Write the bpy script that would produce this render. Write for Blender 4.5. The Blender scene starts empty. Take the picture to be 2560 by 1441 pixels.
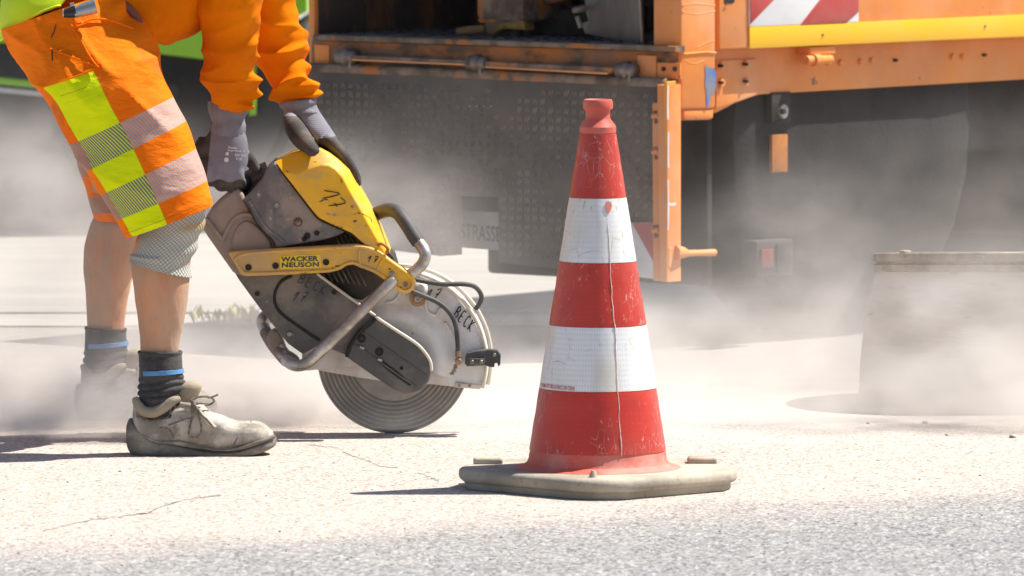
import bpy, bmesh, math, random
from mathutils import Vector, Matrix, noise
random.seed(7)
SC = bpy.context.scene
COL = SC.collection
R = math.radians
# ------------------------------------------------------------------ camera
F, H = 19200.0, 1.44
PIT = math.atan(1360.0 / F)
cam_d = bpy.data.cameras.new("camera"); cam = bpy.data.objects.new("camera", cam_d); COL.objects.link(cam)
cam.location = (0, 0, H); cam.rotation_euler = (math.pi / 2 - PIT, 0, 0)
cam_d.sensor_width = 36.0; cam_d.lens = 36.0 * F / 2560.0
cam_d.clip_start = 0.5; cam_d.clip_end = 400
cam_d.dof.use_dof = True; cam_d.dof.focus_distance = 15.5; cam_d.dof.aperture_fstop = 10
SC.camera = cam
# ------------------------------------------------------------------ light
SUNV = Vector((0.45, 0.12, 0.75)).normalized()
w = bpy.data.worlds.new("World"); SC.world = w; w.use_nodes = True
nt = w.node_tree; nt.nodes.clear()
sky = nt.nodes.new('ShaderNodeTexSky'); sky.sky_type = 'NISHITA'; sky.sun_disc = False
sky.sun_elevation = math.asin(SUNV.z); sky.sun_rotation = math.atan2(SUNV.x, SUNV.y)
bg = nt.nodes.new('ShaderNodeBackground'); bg.inputs['Strength'].default_value = 0.075
out = nt.nodes.new('ShaderNodeOutputWorld')
nt.links.new(sky.outputs[0], bg.inputs[0]); nt.links.new(bg.outputs[0], out.inputs[0])
sun_d = bpy.data.lights.new("sun", 'SUN'); sun_d.energy = 5.0; sun_d.angle = R(0.5); sun_d.color = (1.0, 0.95, 0.87)
sun = bpy.data.objects.new("sun", sun_d); COL.objects.link(sun)
sun.location = (8, 4, 14); sun.rotation_euler = SUNV.to_track_quat('Z', 'Y').to_euler()
SC.view_settings.view_transform = 'Standard'; SC.view_settings.look = 'None'
SC.view_settings.gamma = 1.0; SC.view_settings.exposure = 0.82
SC.cycles.use_denoising = True
SC.cycles.volume_bounces = 1
SC.cycles.volume_step_rate = 0.8
SC.cycles.max_bounces = 8

# ------------------------------------------------------------------ projection helpers
FW = Vector((0, math.cos(PIT), -math.sin(PIT))); UP = Vector((0, math.sin(PIT), math.cos(PIT)))
CAMP = Vector((0, 0, H))
def ray(px, py): return Vector(((px - 1280) / F, 0, 0)) + FW - UP * ((py - 720.5) / F)
def P(px, py, Y):
    d = ray(px, py); return CAMP + d * (Y / d.y)
def G(px, py, z=0.0):
    d = ray(px, py); return CAMP + d * ((z - H) / d.z)
def hit(px, py, p0, n):
    d = ray(px, py); return CAMP + d * ((p0 - CAMP).dot(n) / d.dot(n))
def pxm(Y): return F / Y

# ------------------------------------------------------------------ object helpers
WL = {}
def tag(o, label=None, cat=None, group=None, kind=None):
    if label: o['label'] = label
    if cat: o['category'] = cat
    if group: o['group'] = group
    if kind: o['kind'] = kind
    return o
def empty(name, loc, label, cat, group=None):
    o = bpy.data.objects.new(name, None); COL.objects.link(o); o.location = loc
    o.empty_display_size = 0.1; WL[o] = Vector(loc)
    return tag(o, label, cat, group)
def obj(name, vs, fs, m, parent=None, smooth=None, uvs=None, attr=None):
    vs = [Vector(v) for v in vs]
    if parent is None:
        n = len(vs); org = Vector((sum(v.x for v in vs) / n, sum(v.y for v in vs) / n, min(v.z for v in vs)))
    else: org = WL[parent]
    me = bpy.data.meshes.new(name)
    me.from_pydata([v - org for v in vs], [], fs)
    if uvs:
        l = me.uv_layers.new(name="UVMap")
        flat = [c for f in uvs for c in f]
        for i, c in enumerate(flat): l.data[i].uv = c
    if attr:
        for k, vals in attr.items():
            a = me.attributes.new(k, 'FLOAT', 'POINT')
            for i, c in enumerate(vals): a.data[i].value = c
    for mm in (m if isinstance(m, (list, tuple)) else [m]): me.materials.append(mm)
    bm = bmesh.new(); bm.from_mesh(me); bmesh.ops.recalc_face_normals(bm, faces=bm.faces); bm.to_mesh(me); bm.free()
    if smooth is not None:
        me.polygons.foreach_set('use_smooth', [True] * len(me.polygons))
        if smooth < 180: me.set_sharp_from_angle(angle=R(smooth))
    o = bpy.data.objects.new(name, me); COL.objects.link(o)
    if parent is None: o.location = org
    else: o.parent = parent
    WL[o] = org
    return o
class MB:
    def __init__(s): s.v = []; s.f = []; s.uv = None
    def add(s, vs, fs):
        k = len(s.v); s.v += [Vector(v) for v in vs]; s.f += [tuple(i + k for i in f) for f in fs]; return s
    def build(s, name, m, parent=None, smooth=35): return obj(name, s.v, s.f, m, parent, smooth)
def from_bm(bm):
    bm.verts.index_update()
    r = [v.co.copy() for v in bm.verts], [tuple(v.index for v in f.verts) for f in bm.faces]
    bm.free(); return r
def prism(front, back, bev=0.0, seg=2, bevback=True):
    """front/back: matching lists of world points"""
    bm = bmesh.new()
    a = [bm.verts.new(p) for p in front]; b = [bm.verts.new(p) for p in back]
    n = len(a)
    bm.faces.new(a); bm.faces.new(b[::-1])
    for i in range(n): bm.faces.new((a[i], b[i], b[(i + 1) % n], a[(i + 1) % n]))
    bmesh.ops.recalc_face_normals(bm, faces=bm.faces)
    if bev > 0:
        sa = set(a); sb = set(b)
        ed = [e for e in bm.edges if (e.verts[0] in sa and e.verts[1] in sa) or (bevback and e.verts[0] in sb and e.verts[1] in sb)]
        bmesh.ops.bevel(bm, geom=ed, offset=bev, segments=seg, profile=0.5, affect='EDGES', clamp_overlap=True)
    return from_bm(bm)
def chaikin(pts, it=1, closed=True):
    for _ in range(it):
        q = []; n = len(pts)
        for i in range(n if closed else n - 1):
            a = pts[i]; b = pts[(i + 1) % n]
            q.append(tuple(a[k] * .75 + b[k] * .25 for k in range(len(a)))); q.append(tuple(a[k] * .25 + b[k] * .75 for k in range(len(a))))
        if not closed: q = [pts[0]] + q + [pts[-1]]
        pts = q
    return pts
def slab(pts, Y0, Y1, bev=0.004, seg=2, rnd=0):
    if rnd: pts = chaikin(pts, rnd)
    return prism([P(x, y, Y0) for x, y in pts], [P(x, y, Y0) + Vector((0, Y1 - Y0, 0)) for x, y in pts], bev, seg)
def box(x0, x1, y0, y1, z0, z1, bev=0.0, M=None):
    f = [Vector((x0, y0, z0)), Vector((x1, y0, z0)), Vector((x1, y0, z1)), Vector((x0, y0, z1))]
    b = [p + Vector((0, y1 - y0, 0)) for p in f]
    bm = bmesh.new(); a = [bm.verts.new(p) for p in f]; c = [bm.verts.new(p) for p in b]
    bm.faces.new(a); bm.faces.new(c[::-1])
    for i in range(4): bm.faces.new((a[i], c[i], c[(i + 1) % 4], a[(i + 1) % 4]))
    bmesh.ops.recalc_face_normals(bm, faces=bm.faces)
    if bev: bmesh.ops.bevel(bm, geom=list(bm.edges), offset=bev, segments=2, profile=.5, affect='EDGES', clamp_overlap=True)
    if M: bmesh.ops.transform(bm, matrix=M, verts=bm.verts)
    return from_bm(bm)
def crv(pts, n):
    """Catmull-Rom through tuples, n samples"""
    m = len(pts); o = []
    for k in range(n):
        t = k / (n - 1) * (m - 1); i = min(int(t), m - 2); u = t - i
        p0 = pts[max(i - 1, 0)]; p1 = pts[i]; p2 = pts[i + 1]; p3 = pts[min(i + 2, m - 1)]
        o.append(tuple(0.5 * (2 * b + (c - a) * u + (2 * a - 5 * b + 4 * c - d) * u * u + (3 * b - a - 3 * c + d) * u ** 3) for a, b, c, d in zip(p0, p1, p2, p3)))
    return o
def tube(pts, rad, n=10, closed=False, caps=True, sm=0):
    """pts world Vectors; rad number or list"""
    if not isinstance(rad, (list, tuple)): rad = [rad] * len(pts)
    if sm:
        q = crv([tuple(p) + (r,) for p, r in zip(pts, rad)], sm); pts = [Vector(p[:3]) for p in q]; rad = [p[3] for p in q]
    pts = [Vector(p) for p in pts]; N = len(pts); vs = []; fs = []
    up = Vector((0.13, -0.97, 0.2)).normalized(); prev = None
    for i, p in enumerate(pts):
        if closed: t = pts[(i + 1) % N] - pts[i - 1]
        else: t = pts[min(i + 1, N - 1)] - pts[max(i - 1, 0)]
        t.normalize()
        x = (prev if prev is not None else up); x = x - t * x.dot(t)
        if x.length < 1e-5: x = Vector((1, 0, 0)) - t * t.x
        x.normalize(); prev = x; y = t.cross(x)
        for k in range(n):
            a = 2 * math.pi * k / n; vs.append(p + (x * math.cos(a) + y * math.sin(a)) * rad[i])
    for i in range(N if closed else N - 1):
        for k in range(n):
            j = (i + 1) % N
            fs.append((i * n + k, i * n + (k + 1) % n, j * n + (k + 1) % n, j * n + k))
    if not closed and caps: fs += [tuple(range(n))[::-1], tuple(range((N - 1) * n, N * n))]
    return vs, fs
def lathe(prof, c, n=64, axis='Z', a0=0.0, a1=2 * math.pi, cap=False):
    """prof (r,h) ; axis Z up or Y (toward -Y = camera)"""
    vs = []; fs = []; full = abs(a1 - a0 - 2 * math.pi) < 1e-6
    m = n if full else n + 1
    for (r, h) in prof:
        for k in range(m):
            a = a0 + (a1 - a0) * k / n
            if axis == 'Z': vs.append(c + Vector((r * math.cos(a), r * math.sin(a), h)))
            elif axis == 'Y': vs.append(c + Vector((r * math.cos(a), -h, r * math.sin(a))))
            else: vs.append(c + Vector((h, r * math.cos(a), r * math.sin(a))))
    for i in range(len(prof) - 1):
        for k in range(n):
            k2 = (k + 1) % m
            fs.append((i * m + k, i * m + k2, (i + 1) * m + k2, (i + 1) * m + k))
    if cap:
        fs.append(tuple(range(m))); fs.append(tuple(range((len(prof) - 1) * m, len(prof) * m)))
    return vs, fs
def loft(pairs, nu=56, nv=70, disp=None, cap=True, ex=1.0, th0=0.0, th1=2 * math.pi):
    """pairs: ((xl,yl),(xr,yr),Y,depth): ring through both picture points; theta 0 = right, 90 = towards camera"""
    q = crv([(a[0], a[1], b[0], b[1], Y, d) for a, b, Y, d in pairs], nv)
    vs = []; fs = []; uv = []; full = th1 - th0 > 6.28; m = nu if full else nu + 1
    for j, (ax, ay, bx, by, Y, d) in enumerate(q):
        A = P(ax, ay, Y); B = P(bx, by, Y); c = (A + B) / 2; e = (B - A) / 2; el = max(e.length, 1e-6)
        for i in range(m):
            th = th0 + (th1 - th0) * i / nu; cs = math.cos(th); sn = math.sin(th)
            if ex != 1.0:
                cs = math.copysign(abs(cs) ** ex, cs); sn = math.copysign(abs(sn) ** ex, sn)
            p = c + e * cs + Vector((0, -1, 0)) * d * sn
            if disp:
                nrm = (e / el * cs / el + Vector((0, -1, 0)) * sn / max(d, 1e-6)).normalized()
                p = p + nrm * disp(th, j / (nv - 1), p)
            vs.append(p)
    for j in range(nv - 1):
        for i in range(nu):
            i2 = (i + 1) % m
            fs.append((j * m + i, j * m + i2, (j + 1) * m + i2, (j + 1) * m + i))
            u0 = (th0 + (th1 - th0) * i / nu) / (2 * math.pi); u1 = (th0 + (th1 - th0) * (i + 1) / nu) / (2 * math.pi)
            v0 = j / (nv - 1); v1 = (j + 1) / (nv - 1)
            uv.append([(u0, v0), (u1, v0), (u1, v1), (u0, v1)])
    if cap and full:
        fs.append(tuple(range(m))[::-1]); uv.append([(0, 0)] * m)
        fs.append(tuple(range((nv - 1) * m, nv * m))); uv.append([(0, 1)] * m)
    return vs, fs, uv
def fuse(parts, voxel, smooth_it=3, dec=None):
    """join closed shells into one skin by voxel remesh; returns verts, faces"""
    mb = MB()
    for v, f in parts: mb.add(v, f)
    me = bpy.data.meshes.new("tmp"); me.from_pydata(mb.v, [], mb.f)
    bm = bmesh.new(); bm.from_mesh(me); bmesh.ops.recalc_face_normals(bm, faces=bm.faces); bm.to_mesh(me); bm.free()
    o = bpy.data.objects.new("tmp", me); COL.objects.link(o)
    md = o.modifiers.new("r", 'REMESH'); md.mode = 'VOXEL'; md.voxel_size = voxel
    if smooth_it:
        ms = o.modifiers.new("s", 'SMOOTH'); ms.factor = 0.5; ms.iterations = smooth_it
    dg = bpy.context.evaluated_depsgraph_get(); dg.update()
    ev = o.evaluated_get(dg); m2 = bpy.data.meshes.new_from_object(ev)
    vs = [v.co.copy() for v in m2.vertices]; fs = [tuple(p.vertices) for p in m2.polygons]
    bpy.data.objects.remove(o); bpy.data.meshes.remove(m2); bpy.data.meshes.remove(me)
    return vs, fs
def ribbon(pts, wd, nrm, th=0.0006):
    """flat ink stroke through world pts, facing nrm"""
    pts = [Vector(p) for p in pts]; vs = []; fs = []; N = len(pts)
    for i, p in enumerate(pts):
        t = (pts[min(i + 1, N - 1)] - pts[max(i - 1, 0)]).normalized(); s = t.cross(nrm).normalized() * wd * .5 * (0.75 + 0.5 * random.random())
        vs += [p - s, p + s, p - s + nrm * th, p + s + nrm * th]
    for i in range(N - 1):
        a = i * 4; b = a + 4
        fs += [(a + 2, a + 3, b + 3, b + 2), (a, a + 2, b + 2, b), (a + 1, b + 1, b + 3, a + 3), (a, b, b + 1, a + 1)]
    fs += [(0, 1, 3, 2), ((N - 1) * 4, (N - 1) * 4 + 2, (N - 1) * 4 + 3, (N - 1) * 4 + 1)]
    return vs, fs
LET = {'B': [[(0, 0), (.1, 1)], [(.1, 1), (.55, .9), (.5, .6), (.08, .5)], [(.08, .5), (.6, .4), (.55, .08), (0, 0)]],
       'E': [[(.6, 1), (.1, .95), (0, 0), (.55, .03)], [(.05, .5), (.45, .52)]],
       'C': [[(.6, .9), (.3, 1), (.05, .6), (.1, .12), (.4, 0), (.62, .15)]],
       'K': [[(.05, 1), (0, 0)], [(.6, 1), (.05, .45), (.65, 0)]],
       '1': [[(0, .55), (.4, 1), (.3, 0)]],
       '7': [[(0, .95), (.6, 1), (.2, 0)], [(.1, .5), (.55, .52)]]}
def hand(text, org, adv, up, Y, wd=0.0022):
    mb = MB(); n = len(text)
    for i, ch in enumerate(text):
        for st in LET[ch]:
            pts = []
            for (x, y) in st:
                q = ((i + x * .85) / n)
                pts.append((org[0] + adv[0] * q + up[0] * y, org[1] + adv[1] * q + up[1] * y))
            mb.add(*ribbon([P(a, b, Y) for a, b in crv([(float(a), float(b)) for a, b in pts], max(len(pts) * 3, 4))], wd, Vector((0, -1, 0))))
    return mb
def text_geo(s, bold=0.0, ext=0.0, spacing=1.0):
    cu = bpy.data.curves.new("t", 'FONT'); cu.body = s; cu.size = 1.0; cu.offset = bold; cu.extrude = ext; cu.align_x = 'LEFT'; cu.space_character = spacing
    cu.resolution_u = 3
    o = bpy.data.objects.new("t", cu); COL.objects.link(o)
    dg = bpy.context.evaluated_depsgraph_get(); dg.update()
    me = bpy.data.meshes.new_from_object(o.evaluated_get(dg))
    vs = [v.co.copy() for v in me.vertices]; fs = [tuple(p.vertices) for p in me.polygons]
    bpy.data.objects.remove(o); bpy.data.curves.remove(cu); bpy.data.meshes.remove(me)
    x0 = min(v.x for v in vs); x1 = max(v.x for v in vs); y0 = min(v.y for v in vs); y1 = max(v.y for v in vs)
    return [((v.x - x0) / (x1 - x0), (v.y - y0) / (y1 - y0), v.z) for v in vs], fs
def sm01(a, b, x):
    t = max(0.0, min(1.0, (x - a) / (b - a))); return t * t * (3 - 2 * t)
def nz(p, s, seed=0.0): return noise.noise(Vector((p[0] * s + seed, p[1] * s - seed, p[2] * s + seed * .5)))

# ------------------------------------------------------------------ materials
def mat(name, c, c2=None, sc=6.0, lo=.35, hi=.65, rough=.6, metal=0.0, bump=0.0, bsc=90.0, dust=None, damt=0.5, dsc=5.0, dlo=.4, dhi=.7,
        spot=None, ssc=40.0, slo=.62, shi=.66, sheen=0.0, stretch=(1, 1, 1), spec=.4, coat=0.0):
    m = bpy.data.materials.new(name); m.use_nodes = True; t = m.node_tree; N = t.nodes; L = t.links
    b = N['Principled BSDF']; b.inputs['Roughness'].default_value = rough; b.inputs['Metallic'].default_value = metal
    b.inputs['Specular IOR Level'].default_value = spec; b.inputs['Coat Weight'].default_value = coat
    if sheen: b.inputs['Sheen Weight'].default_value = sheen
    tc = N.new('ShaderNodeTexCoord'); mp = N.new('ShaderNodeMapping'); mp.inputs['Scale'].default_value = stretch
    L.new(tc.outputs['Object'], mp.inputs[0])
    def ns(scale, a, z, det=6.0, rgh=.6):
        n = N.new('ShaderNodeTexNoise'); n.inputs['Scale'].default_value = scale; n.inputs['Detail'].default_value = det; n.inputs['Roughness'].default_value = rgh
        L.new(mp.outputs[0], n.inputs['Vector'])
        r = N.new('ShaderNodeMapRange'); r.inputs['From Min'].default_value = a; r.inputs['From Max'].default_value = z; r.interpolation_type = 'SMOOTHSTEP'
        L.new(n.outputs['Fac'], r.inputs[0]); return r.outputs[0]
    def mix(f, A, B):
        x = N.new('ShaderNodeMix'); x.data_type = 'RGBA'; L.new(f, x.inputs[0])
        for s, i in ((A, 6), (B, 7)):
            if isinstance(s, tuple): x.inputs[i].default_value = (*s, 1)
            else: L.new(s, x.inputs[i])
        return x.outputs[2]
    col = c
    if c2: col = mix(ns(sc, lo, hi), c, c2)
    if spot: col = mix(ns(ssc, slo, shi, 3.0), col, spot)
    if dust:
        f = ns(dsc, dlo, dhi, 8.0, .65); k = N.new('ShaderNodeMath'); k.operation = 'MULTIPLY'; k.inputs[1].default_value = damt; L.new(f, k.inputs[0])
        col = mix(k.outputs[0], col, dust)
        rr = N.new('ShaderNodeMapRange'); rr.inputs[3].default_value = rough; rr.inputs[4].default_value = .9; L.new(k.outputs[0], rr.inputs[0]); L.new(rr.outputs[0], b.inputs['Roughness'])
    if isinstance(col, tuple): b.inputs['Base Color'].default_value = (*col, 1)
    else: L.new(col, b.inputs['Base Color'])
    if bump:
        n = N.new('ShaderNodeTexNoise'); n.inputs['Scale'].default_value = bsc; n.inputs['Detail'].default_value = 5
        L.new(mp.outputs[0], n.inputs['Vector'])
        bp = N.new('ShaderNodeBump'); bp.inputs['Strength'].default_value = bump; bp.inputs['Distance'].default_value = 0.004
        L.new(n.outputs['Fac'], bp.inputs['Height']); L.new(bp.outputs[0], b.inputs['Normal'])
    return m
class NT:
    """tiny node-math builder"""
    def __init__(s, m): s.t = m.node_tree; s.N = s.t.nodes; s.L = s.t.links
    def set(s, inp, v):
        if isinstance(v, (int, float)): inp.default_value = v
        elif isinstance(v, tuple): inp.default_value = (*v, 1) if len(inp.default_value) == 4 and len(v) == 3 else v
        else: s.L.new(v, inp)
    def m(s, op, a, b=0.0, c=0.0):
        n = s.N.new('ShaderNodeMath'); n.operation = op
        for i, v in enumerate((a, b, c)): s.set(n.inputs[i], v)
        return n.outputs[0]
    def step(s, x, a, b):
        n = s.N.new('ShaderNodeMapRange'); n.interpolation_type = 'SMOOTHSTEP'; s.set(n.inputs[0], x); s.set(n.inputs[1], a); s.set(n.inputs[2], b); return n.outputs[0]
    def band(s, x, a, b, e=.004): return s.m('MULTIPLY', s.step(x, a - e, a + e), s.m('SUBTRACT', 1.0, s.step(x, b - e, b + e)))
    def mix(s, f, A, B):
        x = s.N.new('ShaderNodeMix'); x.data_type = 'RGBA'; s.set(x.inputs[0], f); s.set(x.inputs[6], A); s.set(x.inputs[7], B); return x.outputs[2]
    def noise(s, vec, sc, det=5.0, rgh=.55):
        n = s.N.new('ShaderNodeTexNoise'); n.inputs['Scale'].default_value = sc; n.inputs['Detail'].default_value = det; n.inputs['Roughness'].default_value = rgh
        if vec is not None: s.L.new(vec, n.inputs['Vector'])
        return n.outputs['Fac']
    def vor(s, vec, sc, feat='F1', rnd=1.0):
        n = s.N.new('ShaderNodeTexVoronoi'); n.feature = feat; n.inputs['Scale'].default_value = sc; n.inputs['Randomness'].default_value = rnd
        if vec is not None: s.L.new(vec, n.inputs['Vector'])
        return n
    def map(s, vec, scale=(1, 1, 1), loc=(0, 0, 0), rot=(0, 0, 0)):
        n = s.N.new('ShaderNodeMapping'); n.inputs['Scale'].default_value = scale; n.inputs['Location'].default_value = loc; n.inputs['Rotation'].default_value = rot
        s.L.new(vec, n.inputs[0]); return n.outputs[0]
    def coord(s, k='Object'): return s.N.new('ShaderNodeTexCoord').outputs[k]
    def xyz(s, vec):
        n = s.N.new('ShaderNodeSeparateXYZ'); s.L.new(vec, n.inputs[0]); return n.outputs
    def bump(s, h, strength, dist=.004):
        n = s.N.new('ShaderNodeBump'); n.inputs['Strength'].default_value = strength; n.inputs['Distance'].default_value = dist; s.L.new(h, n.inputs['Height'])
        s.L.new(n.outputs[0], s.N['Principled BSDF'].inputs['Normal'])
def newmat(name, rough=.7, metal=0.0, spec=.4):
    m = bpy.data.materials.new(name); m.use_nodes = True; b = m.node_tree.nodes['Principled BSDF']
    b.inputs['Roughness'].default_value = rough; b.inputs['Metallic'].default_value = metal; b.inputs['Specular IOR Level'].default_value = spec
    return m, NT(m), b
DUST = (.46, .38, .31)
M = {}
M['orange'] = mat('orange_paint', (.80, .265, .045), (.70, .23, .05), sc=5, rough=.45, bump=.15, bsc=25, dust=(.72, .38, .22), damt=.55, dsc=4, spot=(.25, .12, .06), ssc=22, slo=.70, shi=.74)
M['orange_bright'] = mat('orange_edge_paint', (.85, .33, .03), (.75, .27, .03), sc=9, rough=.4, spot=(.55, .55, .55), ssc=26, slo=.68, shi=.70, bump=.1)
M['orange_dirty'] = mat('tar_stained_orange', (.08, .052, .036), (.50, .17, .04), sc=7, lo=.40, hi=.58, rough=.8, bump=.5, bsc=40, stretch=(1, 1, 1.8), dust=(.16, .13, .11), damt=.7, dsc=9)
M['rust'] = mat('rusty_wall', (.05, .032, .026), (.26, .085, .025), sc=5, lo=.52, hi=.72, rough=.8, bump=.5, bsc=30, stretch=(2, 2, .7))
M['tar'] = mat('tar_black', (.018, .016, .015), (.06, .05, .045), sc=14, rough=.75, bump=.9, bsc=70)
M['floor_tar'] = mat('dusty_tar', (.05, .045, .042), (.17, .15, .14), sc=16, rough=.8, bump=1.0, bsc=90)
M['gate'] = mat('chequer_plate', (.05, .04, .033), (.10, .08, .065), sc=4, rough=.6, metal=.25, bump=.25, bsc=60, dust=(.20, .16, .13), damt=.6, dsc=3.2)
M['tread'] = mat('worn_lit_tread', (.14, .115, .095), (.44, .37, .30), sc=5, lo=.38, hi=.62, rough=.5, metal=.4)  # worn steel, lightened further so raised strokes seem to catch light
M['steel'] = mat('worn_steel', (.15, .12, .10), (.30, .25, .21), sc=9, rough=.42, metal=.7, bump=.2, dust=(.3, .24, .2), damt=.5)
M['steel_bar'] = mat('dusty_bar', (.12, .085, .062), (.27, .20, .15), sc=18, rough=.85, bump=.6, bsc=120, spec=.15, spot=(.42, .16, .05), ssc=9, slo=.56, shi=.64)
M['plate_grey'] = mat('grey_sheet', (.085, .075, .07), (.14, .125, .115), sc=6, rough=.5, metal=.4, bump=.2, stretch=(3, 3, .6))
M['yellow_old'] = mat('old_yellow', (.35, .2, .03), (.12, .08, .04), sc=14, rough=.7, bump=.4)
M['wood'] = mat('wood_grip', (.30, .16, .07), (.2, .1, .04), sc=20, rough=.7, stretch=(.3, .3, 4))
M['under'] = mat('underbody_black', (.018, .014, .012), (.04, .033, .028), sc=5, rough=.9, bump=.4)
M['tyre'] = mat('tyre_rubber', (.012, .011, .010), (.024, .021, .019), sc=8, rough=.9, bump=.4)
M['white_p'] = mat('white_reflective', (.74, .74, .75), (.66, .65, .66), sc=5, rough=.5, dust=(.5, .42, .36), damt=.35)
M['red_p'] = mat('red_reflective', (.42, .05, .045), (.36, .06, .05), sc=5, rough=.5, dust=(.5, .3, .25), damt=.4)
M['yellow_strip'] = mat('yellow_strip', (.85, .47, .012), (.78, .45, .02), sc=3, rough=.4, dust=(.7, .45, .12), damt=.35, spot=(.35, .2, .05), ssc=30, slo=.74, shi=.76)
M['amber'] = mat('amber_reflector', (.42, .15, .03), (.3, .11, .03), sc=20, rough=.4)
M['lens'] = mat('red_lens', (.20, .035, .03), (.15, .03, .03), sc=20, rough=.4)
M['blue_chip'] = mat('blue_undercoat', (.08, .16, .42), (.2, .2, .22), sc=20, rough=.6)
M['lime'] = mat('lime_paint', (.24, .50, .012), (.22, .46, .015), sc=2, rough=.35, coat=.2)
M['dull_black'] = mat('matt_black', (.035, .033, .032), (.06, .055, .052), sc=4, rough=.7)
M['glass'] = mat('dark_glass', (.02, .025, .03), rough=.08, spec=.6)
M['strip_w'] = mat('pale_strip', (.6, .58, .55), (.4, .38, .36), sc=6, rough=.6)
M['barrel'] = mat('dusty_drum', (.50, .44, .365), (.60, .535, .455), sc=5, rough=.8, bump=.25, bsc=40, stretch=(1, 1, 7), dust=(.62, .55, .48), damt=.6, dsc=3, spot=(.30, .26, .21), ssc=9, slo=.66, shi=.72)
M['barrel_rim'] = mat('rusty_drum_rim', (.24, .19, .14), (.42, .35, .27), sc=16, rough=.8, bump=.5, bsc=70)
# saw
M['saw_yellow'] = mat('saw_yellow', (.82, .46, .010), (.74, .40, .012), sc=6, rough=.38, bump=.06, bsc=60, dust=(.50, .33, .12), damt=.8, dsc=9, dlo=.46, dhi=.68, spot=(.07, .055, .04), ssc=40, slo=.66, shi=.69, stretch=(1.0, 1, 1.8))
M['arm_yellow'] = mat('arm_yellow', (.78, .43, .012), (.60, .34, .05), sc=10, rough=.42, bump=.06, dust=(.47, .33, .18), damt=.85, dsc=5, dlo=.38, dhi=.62, spot=(.06, .05, .04), ssc=44, slo=.66, shi=.70, stretch=(.6, 1, 1.6))
M['saw_grey'] = mat('saw_grey', (.10, .10, .10), (.14, .135, .13), sc=7, rough=.45, bump=.08, dust=(.34, .285, .23), damt=.8, dsc=8, dlo=.44, dhi=.62, spot=(.34, .31, .28), ssc=60, slo=.66, shi=.70)
M['saw_brown'] = mat('dusty_housing', (.16, .135, .11), (.23, .19, .155), sc=7, rough=.7, bump=.12, dust=(.38, .30, .235), damt=.7, dsc=6)
M['belt'] = mat('belt_cover', (.075, .073, .069), (.10, .095, .088), sc=8, rough=.6, bump=.08, dust=(.24, .205, .17), damt=.75, dsc=7, dlo=.44, dhi=.64, spot=(.2, .18, .16), ssc=70, slo=.70, shi=.74)
M['alu'] = mat('worn_tube', (.52, .50, .47), (.30, .27, .24), sc=22, lo=.42, hi=.62, rough=.38, metal=.75, bump=.12, dust=(.4, .33, .26), damt=.35, dsc=14)
M['rubber'] = mat('black_rubber', (.035, .036, .038), (.06, .06, .06), sc=12, rough=.6, dust=(.25, .22, .2), damt=.3, dsc=18)
M['guard'] = mat('guard_paint', (.74, .73, .71), (.64, .625, .60), sc=6, rough=.5, bump=.08, dust=(.42, .34, .26), damt=.6, dsc=9, spot=(.20, .15, .10), ssc=26, slo=.66, shi=.72)
M['rim_pale'] = mat('guard_rim', (.66, .60, .50), (.55, .49, .40), sc=12, rough=.6, bump=.1)
M['engine'] = mat('engine_black', (.022, .02, .018), (.06, .05, .042), sc=20, rough=.7, bump=.4)
M['fin'] = mat('engine_fin', (.26, .23, .2), (.12, .1, .09), sc=22, rough=.6, metal=.4)
M['bolt'] = mat('bolt_steel', (.36, .34, .32), (.2, .18, .16), sc=60, rough=.4, metal=.8)
M['copper'] = mat('brass_fitting', (.38, .22, .12), (.28, .17, .1), sc=30, rough=.5, metal=.5, dust=DUST, damt=.5)
M['ink'] = mat('black_ink', (.02, .018, .017), rough=.7)
M['ink_faded'] = mat('faded_ink', (.045, .043, .04), rough=.8)
M['sticker'] = mat('sticker_yellow', (.85, .62, .01), (.75, .52, .03), sc=20, rough=.4)
M['letter'] = mat('sticker_letters', (.05, .055, .05), (.22, .19, .08), sc=60, lo=.5, hi=.7, rough=.5)
M['hole'] = mat('bolt_hole', (.02, .018, .015), rough=.8)
M['knob'] = mat('brown_knob', (.17, .10, .065), (.22, .15, .11), sc=40, rough=.25, metal=.5)
M['spring'] = mat('rust_clip', (.45, .13, .03), (.3, .1, .03), sc=40, rough=.5)
# clothing
M['sweat'] = mat('orange_sweatshirt', (.70, .185, .001), (.56, .135, .001), sc=7, rough=.95, spec=.08, bump=.6, bsc=24, spot=(.28, .1, .02), ssc=9, slo=.70, shi=.78)
M['hi_yellow'] = mat('hi_vis_yellow', (.66, .82, .006), (.58, .74, .01), sc=6, rough=.75, bump=.15, bsc=400)
M['skin'] = mat('dusty_skin', (.58, .29, .16), (.46, .22, .125), sc=14, rough=.75, spec=.2, bump=.4, bsc=150, dust=(.40, .295, .22), damt=.85, dsc=11, dlo=.42, dhi=.62, spot=(.30, .16, .10), ssc=170, slo=.65, shi=.73, stretch=(1, 1, .35))
M['sock'] = mat('charcoal_sock', (.032, .031, .033), (.055, .052, .054), sc=60, rough=.95, bump=.7, bsc=260, sheen=.1, dust=(.2, .17, .15), damt=.25, dsc=12, stretch=(1, 1, 2.2))
M['sock_blue'] = mat('blue_band', (.08, .22, .46), (.11, .26, .48), sc=60, rough=.9, bump=.5, bsc=200)
M['shoe'] = mat('dusty_leather', (.30, .262, .215), (.21, .185, .15), sc=11, rough=.75, bump=.35, bsc=120, dust=(.50, .45, .385), damt=.9, dsc=16, dlo=.44, dhi=.60, spot=(.12, .10, .08), ssc=18, slo=.58, shi=.68)
M['shoe_mesh'] = mat('padded_collar', (.36, .30, .215), (.30, .25, .18), sc=20, rough=.9, bump=.6, bsc=500)
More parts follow.
